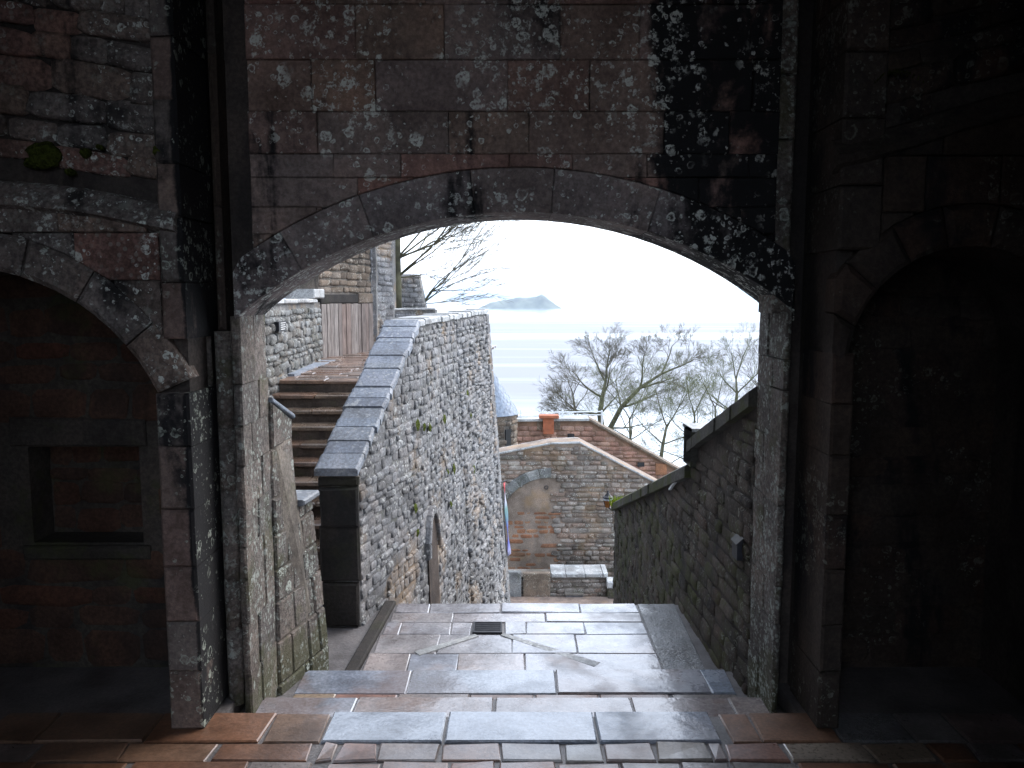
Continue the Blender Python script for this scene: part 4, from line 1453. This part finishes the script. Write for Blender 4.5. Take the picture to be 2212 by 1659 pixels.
AD = 22.0
ap = [at(u, v, AD) for u, v in ((1060, 980), (1190, 955), (1252, 953), (1440, 1052))]
az = lambda x: next((lerp(a.z, b_.z, (x - a.x) / (b_.x - a.x)) for a, b_ in zip(ap[:-1], ap[1:]) if x <= b_.x), ap[-1].z)
aw = thing('arched_wall', 'weathered rubble wall below with a raked pale top and blocked arch', 'wall', (1.5, AD, -9))
# the blocked arch on its left
bc = at(1190, 1120, AD); br = (at(1190, 1030, AD) - at(1190, 1120, AD)).z
in_arch = lambda x, z: x < bc.x + .15 and ((z < bc.z and x > bc.x - br * 1.15) or math.hypot((x - bc.x) / 1.15, z - bc.z) < br)
mb = MB(); mb.prism([(ap[0].x, AD, -11), (ap[3].x, AD, -11), (ap[3].x, AD, ap[3].z), (ap[2].x, AD, ap[2].z), (ap[1].x, AD, ap[1].z), (ap[0].x, AD, ap[0].z)], (0, .6, 0))
obj('core', mb.mesh('core', stone_mat('arch_wall_mortar', [(.21, .175, .15), (.24, .19, .155)], orange=.4)), aw)
rubble(aw, flat_surf(AD), ap[0].x, ap[3].x, -9.3, ap[1].z + .1, .13, (.16, .40), .05, M_ARCHW, lambda s, z, w, h: z + h / 2 < az(s) - .05 and not in_arch(s, z) and not (z < -6.9 and s < 1.2), 93, limit=230, gap=.022)
rubble(aw, flat_surf(AD + .012), ap[0].x, bc.x + .3, -9.3, -6.0, .12, (.2, .45), .02, M_BRICK, lambda s, z, w, h: z < -7.0 or (in_arch(s, z) and R.random() < .7), 94, limit=120, name='brick', gap=.03)
for i in range(7):
    a0, a1 = math.pi * (.5 + i * .0715), math.pi * (.5 + (i + 1) * .0715)
    f = lambda a, r: (bc.x + 1.15 * r * math.cos(a), bc.z + r * math.sin(a))
    block('voussoir', [f(a0, br), f(a0, br + .26), f(a1, br + .26), f(a1, br)], .09, .015, front(AD), M_RUBG, aw, jit=.004)
for a, b_ in zip(ap[:-1], ap[1:]):
    q = 0
    n_p = max(1, int((b_ - a).length / .7))
    for i in range(n_p):
        p0, p1 = a.lerp(b_, i / n_p + .004), a.lerp(b_, (i + 1) / n_p - .004)
        mb = MB(); mb.prism([p0 + Vector((0, -.07, -.05)), p1 + Vector((0, -.07, -.05)), p1 + Vector((0, -.07, -.008)), p0 + Vector((0, -.07, -.008))], (0, .75, 0))
        obj('coping_stone', mb.mesh('coping_stone', M_COPE_L), aw)
# pale zig-zag of mortar repairs
ww = MB()
ring = at(1222, 1052, AD)
mb = MB(); mb.tube([at(1180, 1052, AD) + Vector((.05 * math.cos(i * math.pi / 6), -.05, .05 * math.sin(i * math.pi / 6))) for i in range(13)], [.012] * 13, 5)
obj('iron_ring', mb.mesh('iron_ring', M_IRON), aw)

LD = 20.0
lo_ = thing('low_wall', 'low stone wall with pale capping at the foot of the arched wall', 'wall', (1.2, LD, -9))
zz = {v: at(1200, v, LD).z for v in (1232, 1246, 1282, 1300)}
lx = lambda u: at(u, 1260, LD).x
mb = MB(); mb.box(lx(1080), lx(1312), LD, LD + .6, -10, zz[1246])
obj('core', mb.mesh('core', M_MORTAR), lo_)
rubble(lo_, flat_surf(LD), lx(1080), lx(1312), -9.2, zz[1246], .11, (.16, .34), .04, M_ARCHW, lambda s, z, w, h: z + h / 2 < zz[1246] - .02, 95, limit=150)
x = lx(1190)
while x < lx(1312):
    w = R.uniform(.35, .55)
    block('coping_stone', rect(x + .005, min(x + w, lx(1312)) - .005, zz[1246], zz[1232] - .06), .7, .02, lambda s, z, n_: Vector((s, LD + .62 - n_, z)), M_COPE_L, lo_, jit=.008)
    x += w
for (u0, u1, mat_, nm, zt_) in ((1098, 1126, M_RUBG, 'pier', zz[1232]), (1130, 1188, M_BLD, 'block', zz[1232] - .03)):
    block(nm, rect(lx(u0), lx(u1), -9.4, zt_), .14, .02, front(LD), mat_, lo_, jit=.006)
mb = MB(); mb.box(lx(1040), lx(1340), LD - 1.1, LD - .16, -9.6, zz[1300] + .20)
obj('pale_pavement', mb.mesh('pale_pavement', M_PLASTER), kind='structure')
vp = thing('step_block', 'grey block with pale top at the right end of the low wall', 'block', (lx(1320), LD - .3, -9))
block('base', rect(lx(1311), lx(1345), -9.6, at(1320, 1262, LD).z), .3, .02, front(LD), M_RUBD, vp)
block('cap', rect(lx(1309), lx(1345), at(1320, 1262, LD).z + .003, at(1320, 1247, LD).z), .36, .03, front(LD + .02), M_COPE_L, vp)
vt = at(1240, 1292, LD - .14)
dv_ = thing('wall_vent', 'dark rectangular vent at the foot of the low wall', 'vent', vt)
mb = MB(); mb.box(vt.x - .22, vt.x + .22, LD - .2, LD - .02, vt.z - .16, vt.z + .1)
obj('grille', mb.mesh('grille', plain_mat('vent_grey', (.09, .085, .09), .6)), dv_)
mb = MB(); mb.box(vt.x - .24, vt.x + .24, LD - .21, LD - .02, vt.z + .1, vt.z + .13)
obj('lintel', mb.mesh('lintel', M_MORTAR), dv_)

# lantern on its bracket at the end of the right wall
lp = at(1313, 1080, 12.3)
ln = thing('wall_lantern', 'black conical wall lantern with amber glass at the end of the right wall', 'lantern', (lp.x, 12.3, lp.z))
mb = MB(); mb.tube([Vector((lp.x, 12.3, lp.z + h)) for h in (.03, .05, .07, .11, .135, .155)], [.085, .08, .05, .02, .014, .004], 8)
obj('hood', mb.mesh('hood', M_BLACK), ln)
mb = MB(); mb.tube([Vector((lp.x, 12.3, lp.z + h)) for h in (.0, .028)], [.075, .08], 8)
obj('collar', mb.mesh('collar', plain_mat('blue_white_band', (.5, .55, .62), .4)), ln)
mb = MB(); mb.tube([Vector((lp.x, 12.3, lp.z + h)) for h in (-.11, -.002)], [.045, .068], 8)
obj('glass', mb.mesh('glass', plain_mat('amber_glass', (.32, .12, .03), .25)), ln)
for k in range(4):
    a = k * math.pi / 2 + .4
    mb = MB(); mb.tube([Vector((lp.x + .05 * math.cos(a), 12.3 + .05 * math.sin(a), lp.z - .112)), Vector((lp.x + .072 * math.cos(a), 12.3 + .072 * math.sin(a), lp.z))], [.006, .006], 4)
    obj('glazing_bar', mb.mesh('glazing_bar', M_BLACK), ln)
mb = MB(); mb.tube([Vector((lp.x, 12.3, lp.z - .115)), Vector((lp.x + .07, 12.28, lp.z - .16)), Vector((1.62, 12.02, lp.z - .12))], [.012, .012, .012], 6)
obj('bracket', mb.mesh('bracket', M_IRON), ln)

# banner at the far end of the parapet wall
bt0, bt1 = at(1095, 1040, 14.05), at(1098, 1196, 14.05)
bn = thing('banner', 'narrow red, white and blue banner hanging at the far end of the pale wall', 'banner', (bt1.x, 14.1, bt1.z))
m = bpy.data.materials.new('banner_cloth')
t = NT(m)
sx = t.n('ShaderNodeSeparateXYZ'); t.l(t.pos.outputs['Position'], sx.inputs[0])
q = t.math('DIVIDE', t.math('SUBTRACT', bt0.z, sx.outputs[2]), bt0.z - bt1.z)
nd = t.n('ShaderNodeValToRGB'); cr = nd.color_ramp
stops = [(0, (.36, .05, .06)), (.10, (.36, .05, .06)), (.16, (.40, .37, .45)), (.28, (.33, .35, .45)), (.36, (.10, .2, .2)), (.5, (.08, .16, .22)), (.6, (.10, .13, .35)), (.85, (.09, .10, .32)), (1, (.3, .3, .45))]
while len(cr.elements) < len(stops): cr.elements.new(.5)
for i, (a, c_) in enumerate(stops): cr.elements[i].position = a; cr.elements[i].color = (*c_, 1)
t.l(q, nd.inputs[0])
t.finish(nd.outputs[0], .7)
V, F = [], []
nz = 14
for i in range(nz + 1):
    z = lerp(bt0.z, bt1.z, i / nz)
    x = para_x(13.95, z) + .03
    for j in range(4):
        V.append((x + .03 + .03 * j / 3 + .014 * math.sin(i * .8 + j), 13.9 + .16 * j / 3, z))
for i in range(nz):
    for j in range(3): F.append((i * 4 + j, i * 4 + j + 1, i * 4 + j + 5, i * 4 + j + 4))
me = mesh_from('cloth', V, F, m, True)
o = obj('cloth', me, bn); so = o.modifiers.new('s', 'SOLIDIFY'); so.thickness = .006
mb = MB(); mb.tube([Vector((para_x(13.95, bt0.z) - .02, 13.9, bt0.z + .01)), Vector((para_x(13.95, bt0.z) + .14, 14.1, bt0.z + .01))], [.012, .012], 6)
obj('rod', mb.mesh('rod', M_IRON), bn)

# ------------------------------------------------------------------ bare trees
def grow(mb, p, d, length, rad, level, rr, tw, maxl, up=.10, sweep=Vector((0, 0, 0)), spread=.7, nkids=(4, 6), segs=5, collect=None, fork=.55):
    pts, rads = [p.copy()], [rad]
    q, dd = p.copy(), d.normalized()
    kids = []
    for i in range(segs):
        dd = (dd + Vector((rr.gauss(0, .11), rr.gauss(0, .11), rr.gauss(0, .09) + up * .35)) + sweep * .12).normalized()
        q = q + dd * (length / segs)
        pts.append(q.copy())
        rads.append(lerp(rad, rad * (.42 if level < maxl else .5), (i + 1) / segs))
        kids.append((q.copy(), dd.copy(), rads[-1], (i + 1) / segs))
    sides = 7 if level == 0 else 5 if level == 1 else 4 if level < maxl - 1 else 3
    (mb if level < 2 else tw).tube(pts, rads, sides, cap=False)
    if level >= maxl: return
    n = rr.randint(*nkids)
    for k in range(n):
        f = lerp(.25, 1.0, (k + rr.random()) / n)
        i = min(segs - 1, int(f * segs))
        kp, kd, kr, _ = kids[i]
        ax = kd.orthogonal().normalized()
        ax.rotate(Matrix.Rotation(rr.uniform(0, 2 * math.pi), 3, kd))
        nd_ = (kd + ax * rr.uniform(spread * .6, spread * 1.3)).normalized()
        grow(mb, kp, nd_, length * rr.uniform(.48, .78) * (1.1 - .35 * f), max(.0046, kr * rr.uniform(.42, .65)), level + 1, rr, tw, maxl, up, sweep, spread, nkids, max(3, segs - 1 if level > 0 else segs), fork=fork)


def bare_tree(label, base, stems, seed, mat_b, mat_t, maxl=4, group='bare winter trees beyond the walls', name='bare_tree', lscale=.70, **kw):
    rr = random.Random(seed)
    tr = thing(name, label, 'tree', base, group)
    tw = MB()
    trunk = MB()
    for (pts, rads, limbs) in stems:
        trunk.tube(pts, rads, 9, cap=True)
    obj('trunk', trunk.mesh('trunk', mat_b, True, fix=False), tr)
    for (pts, rads, limbs) in stems:
        for (f, d, length, rad) in limbs:
            i = min(len(pts) - 1, int(f * (len(pts) - 1) + .5))
            lb = MB()
            grow(lb, pts[i], Vector(d), length * lscale, rad, 1, rr, tw, maxl, **kw)
            obj('limb', lb.mesh('limb', mat_b, True, fix=False), tr)
    obj('twigs', tw.mesh('twigs', mat_t, True, fix=False), tr, 'stuff')
    return tr


def path_px(lst, d):
    return [at(u, v, d + dd) for (u, v, dd) in lst]


TD1 = 40.0
# main spreading tree: an upright stem and a long stem leaning right
st1 = path_px([(1302, 1120, 0), (1300, 930, 0), (1296, 895, .2), (1301, 858, .3), (1308, 825, 0)], TD1)
st2 = path_px([(1320, 1120, .5), (1318, 925, .4), (1342, 880, 0), (1382, 838, -.5), (1428, 808, -.8)], TD1)
bare_tree('broad bare tree spreading over the house roof in the middle of the arch', (st1[0].x, TD1, -16), [
    (st1, [.20, .17, .145, .11, .07], [(1, (.2, .1, 1), 2.3, .06), (1, (-.5, .2, 1), 2.1, .06), (.75, (-.9, .1, .55), 2.6, .07), (.75, (.5, -.3, .9), 2.2, .06), (.6, (-1, -.4, .25), 2.7, .06), (.5, (-1, .3, .05), 2.5, .055), (.5, (.6, .5, .7), 2.2, .06), (.4, (-.9, 0, -.12), 2.2, .05), (.9, (.1, .5, 1), 2.0, .05)]),
    (st2, [.18, .15, .115, .09, .06], [(1, (1, 0, .35), 2.4, .06), (1, (.6, .3, .9), 2.2, .05), (.75, (.2, -.2, 1), 2.3, .06), (.75, (1, .4, .1), 2.6, .06), (.5, (1, -.2, .3), 2.7, .06), (.5, (-.1, .4, 1), 2.2, .05), (.35, (1, 0, 0), 2.4, .055)])],
    101, M_BARK_G, M_TWIG, maxl=5, up=.12, spread=.62, nkids=(5, 6))
TD2 = 47.0
st = path_px([(1590, 1120, 0), (1590, 940, 0), (1588, 890, .2), (1592, 850, 0), (1590, 820, .2)], TD2)
bare_tree('upright bare tree at the right edge of the arch beside the jamb', (st[0].x, TD2, -20), [
    (st, [.17, .14, .11, .08, .05], [(1, (.15, 0, 1), 2.3, .05), (1, (-.4, .2, 1), 2.0, .045), (.75, (.6, 0, .9), 2.3, .05), (.75, (-.7, 0, .8), 2.3, .05), (.6, (-1, .2, .5), 2.4, .05), (.5, (.9, -.2, .5), 2.4, .05), (.4, (-1, -.3, .3), 2.4, .05), (.4, (1, .2, .2), 2.2, .05)])],
    102, M_BARK_G, M_TWIG_G, maxl=5, up=.16, spread=.55, nkids=(4, 5), lscale=.85)
st = path_px([(1670, 1120, 0), (1672, 900, 0), (1665, 860, .2), (1668, 820, 0), (1660, 795, 0)], TD2 + 3)
bare_tree('bare tree half hidden behind the right jamb of the arch', (st[0].x, TD2 + 3, -20), [
    (st, [.17, .14, .11, .08, .05], [(1, (.1, 0, 1), 2.0, .05), (.75, (-.7, 0, .9), 2.4, .05), (.75, (.6, 0, .9), 2.2, .05), (.6, (-1, .2, .7), 2.4, .05), (.4, (-1, 0, .35), 2.4, .05)])],
    103, M_BARK, M_TWIG, maxl=5, up=.16, spread=.55, nkids=(4, 5), lscale=.9)
TD3 = 34.0
st = path_px([(1420, 1150, 0), (1425, 1010, 0), (1432, 960, .1), (1440, 920, 0)], TD3)
bare_tree('low greenish thicket of arching branches behind the raked wall top', (st[0].x, TD3, -14), [
    (st, [.12, .10, .07, .05], [(1, (.5, 0, 1), 1.8, .035), (1, (-.5, .2, 1), 1.8, .035), (.6, (1, 0, .5), 2.0, .035), (.6, (-1, 0, .6), 2.1, .035), (.3, (1, .3, .2), 2.0, .03), (.3, (-1, -.2, .3), 2.0, .03), (.5, (.2, -.4, 1), 1.6, .03)])],
    104, M_BARK_G, M_TWIG_G, maxl=5, up=.05, spread=.75, nkids=(4, 5), lscale=.9)
for k_, (u_, lab_) in enumerate(((1360, 'olive twiggy thicket between the house verge and the raked wall'), (1500, 'pale green twiggy thicket above the dark right wall coping'), (1545, 'fine leafless bush just left of the right edge tree'))):
    st = path_px([(u_ - 6, 1150, 0), (u_ - 3, 1000, 0), (u_ + 2, 950, .1), (u_, 905 - 12 * k_, 0)], TD3 + 3 + k_)
    bare_tree(lab_, (st[0].x, TD3 + 3 + k_, -15), [
        (st, [.10, .08, .06, .04], [(1, (.5, 0, 1), 1.9, .03), (1, (-.5, .2, 1), 1.9, .03), (.6, (1, 0, .6), 2.2, .03), (.6, (-1, 0, .6), 2.2, .03), (.3, (1, .3, .35), 2.0, .03), (.3, (-1, -.2, .35), 2.0, .03), (.5, (.2, -.4, 1), 1.8, .03), (.7, (0, .3, 1), 2.0, .03)])],
        110 + k_, M_BARK_G, M_TWIG_G, maxl=5, up=.09, spread=.7, nkids=(4, 5), lscale=.95)
st = path_px([(1250, 1120, 0), (1246, 920, 0), (1242, 885, .1), (1238, 855, 0)], TD1 + 4)
bare_tree('slender bare tree rising left of the broad tree behind the ridge', (st[0].x, TD1 + 4, -18), [
    (st, [.12, .10, .07, .045], [(1, (-.3, 0, 1), 1.8, .035), (1, (.4, 0, 1), 1.7, .03), (.6, (-1, .1, .6), 2.3, .04), (.6, (.7, .2, .8), 1.9, .035), (.35, (-1, 0, .3), 2.5, .04), (.3, (-1, .3, .0), 2.2, .03)])],
    105, M_BARK, M_TWIG, maxl=4, up=.10, spread=.65)
# upper left tree with branches swept to the right
TD4 = 17.55
st = path_px([(858, 672, 0), (857, 600, 0), (856, 560, 0), (856, 500, 0), (850, 430, 0), (842, 340, 0)], TD4)
bare_tree('moss-green tree trunk behind the parapet with thin branches swept to the right', (st[0].x, TD4, st[0].z), [
    (st, [.105, .10, .095, .09, .075, .05], [(.30, (1, 0, .12), 1.25, .022), (.34, (1, .3, .5), 1.4, .024), (.42, (1, -.2, .28), 1.5, .026), (.5, (1, .2, .75), 1.3, .024), (.55, (1, -.3, .45), 1.6, .026), (.65, (1, .2, .2), 1.6, .024), (.22, (1, .1, .0), .8, .016), (.7, (1, 0, .6), 1.5, .022), (.8, (1, -.1, .35), 1.6, .02), (.25, (1, .1, .8), 1.7, .022), (.28, (1, -.3, 1.0), 1.9, .024), (.35, (1, .2, .95), 1.9, .024), (.45, (1, 0, .7), 2.0, .024), (.2, (1, -.2, .55), 1.6, .02), (.5, (1, .3, .35), 2.0, .022), (.75, (1, .2, -.1), 1.9, .02), (.85, (1, 0, .0), 2.0, .02), (.65, (1, -.2, -.05), 1.8, .02)])],
    106, M_BARK_G, M_TWIG, maxl=3, up=.10, spread=.42, sweep=Vector((.35, 0, .12)), nkids=(6, 8), lscale=1.0)

# shrubby twigs hanging by the raked end of the upper wall
st = path_px([(905, 690, 0), (915, 655, 0), (930, 630, 0)], 18.9)
bare_tree('fine leafless shrub trailing over the end of the short grey wall', (st[0].x, 18.9, st[0].z), [
    (st, [.035, .03, .02], [(1, (1, 0, .5), 1.0, .014), (1, (1, .2, .15), 1.2, .014), (.6, (1, -.1, .7), 1.1, .014), (.5, (1, 0, .05), 1.1, .013), (.3, (1, .1, -.05), .9, .012), (.6, (1, 0, 1.0), 1.7, .016), (.8, (1, .2, .8), 1.8, .016), (1, (1, -.2, .9), 1.6, .015), (1, (1, .1, .3), 1.6, .014), (.4, (1, -.2, 1.2), 1.8, .016)])],
    107, M_BARK_G, M_TWIG, maxl=3, up=.04, spread=.4, sweep=Vector((.3, 0, .05)), nkids=(5, 7), name='bare_shrub', lscale=1.0)

# ------------------------------------------------------------------ moss cushions on the left wall, fern on the right one
ico = bmesh.new(); bmesh.ops.create_icosphere(ico, subdivisions=3, radius=1.0)
IV = [v.co.copy() for v in ico.verts]; IF = [tuple(v.index for v in f.verts) for f in ico.faces]; ico.free()


def cushion(u, v, rx, rz, label, seed):
    p = at(u, v, SY)
    V = []
    for c_ in IV:
        k = 1 + .28 * mnoise.noise(c_ * 2.2 + Vector((seed, 0, 0))) + .16 * mnoise.noise(c_ * 7 + Vector((0, seed, 0)))
        V.append((p.x + c_.x * rx * k, SY + .01 + c_.y * .045 * k, p.z + c_.z * rz * k))
    o = obj('moss_cushion', mesh_from('moss_cushion', V, IF, M_MOSS_D, True))
    return tag(o, label, 'moss', 'moss cushions on the left wall')


cushion(95, 335, .085, .07, 'largest green moss cushion on the far left wall', 1)
cushion(70, 352, .045, .03, 'small moss cushion just left below the largest one', 2)
cushion(183, 330, .025, .025, 'small moss cushion right of the largest one', 3)
cushion(215, 318, .012, .014, 'tiny moss dot in the joint left of the pilaster cushion', 6)
cushion(343, 326, .032, .028, 'moss cushion in the joint next to the left pilaster', 4)
cushion(150, 372, .024, .02, 'small moss cushion just above the dark drip mould', 5)
fp = at(1930, 165, SY)
fern = thing('wall_fern', 'small dark fern growing from the right wall near the top', 'fern', fp)
for k in range(7):
    a = -1.3 + k * .43
    mb = MB()
    q0 = fp + Vector((0, .04, 0))
    for j in range(6):
        f = (j + 1) / 6
        c_ = q0 + Vector((math.sin(a) * .13 * f, -.10 * f, .07 * f * math.cos(a) - .07 * f * f))
        w = .022 * (1.1 - f)
        tt = Vector((math.cos(a), 0, -math.sin(a) * .5)) * w
        mb.add([c_ - tt, c_ + Vector((0, -.01, .012)), c_ + tt, c_ - Vector((0, .02, .0))], [(0, 1, 2, 3)])
    obj('frond', mb.mesh('frond', M_MOSS_D, fix=False), fern)

# ------------------------------------------------------------------ sea haze: one closed box of thin air
mb = MB(); mb.box(-27000, 27000, -60, 27000, SEA_Z - 3.5, 175)
m = bpy.data.materials.new('sea_haze')
m.use_nodes = True
nt = m.node_tree; nt.nodes.clear()
pv = nt.nodes.new('ShaderNodeVolumePrincipled')
pv.inputs['Color'].default_value = (.68, .80, .93, 1)
pv.inputs['Density'].default_value = 1.0e-4
pv.inputs['Anisotropy'].default_value = 0.0
oo = nt.nodes.new('ShaderNodeOutputMaterial')
nt.links.new(pv.outputs[0], oo.inputs['Volume'])
obj('haze', mb.mesh('haze', m), kind='stuff')
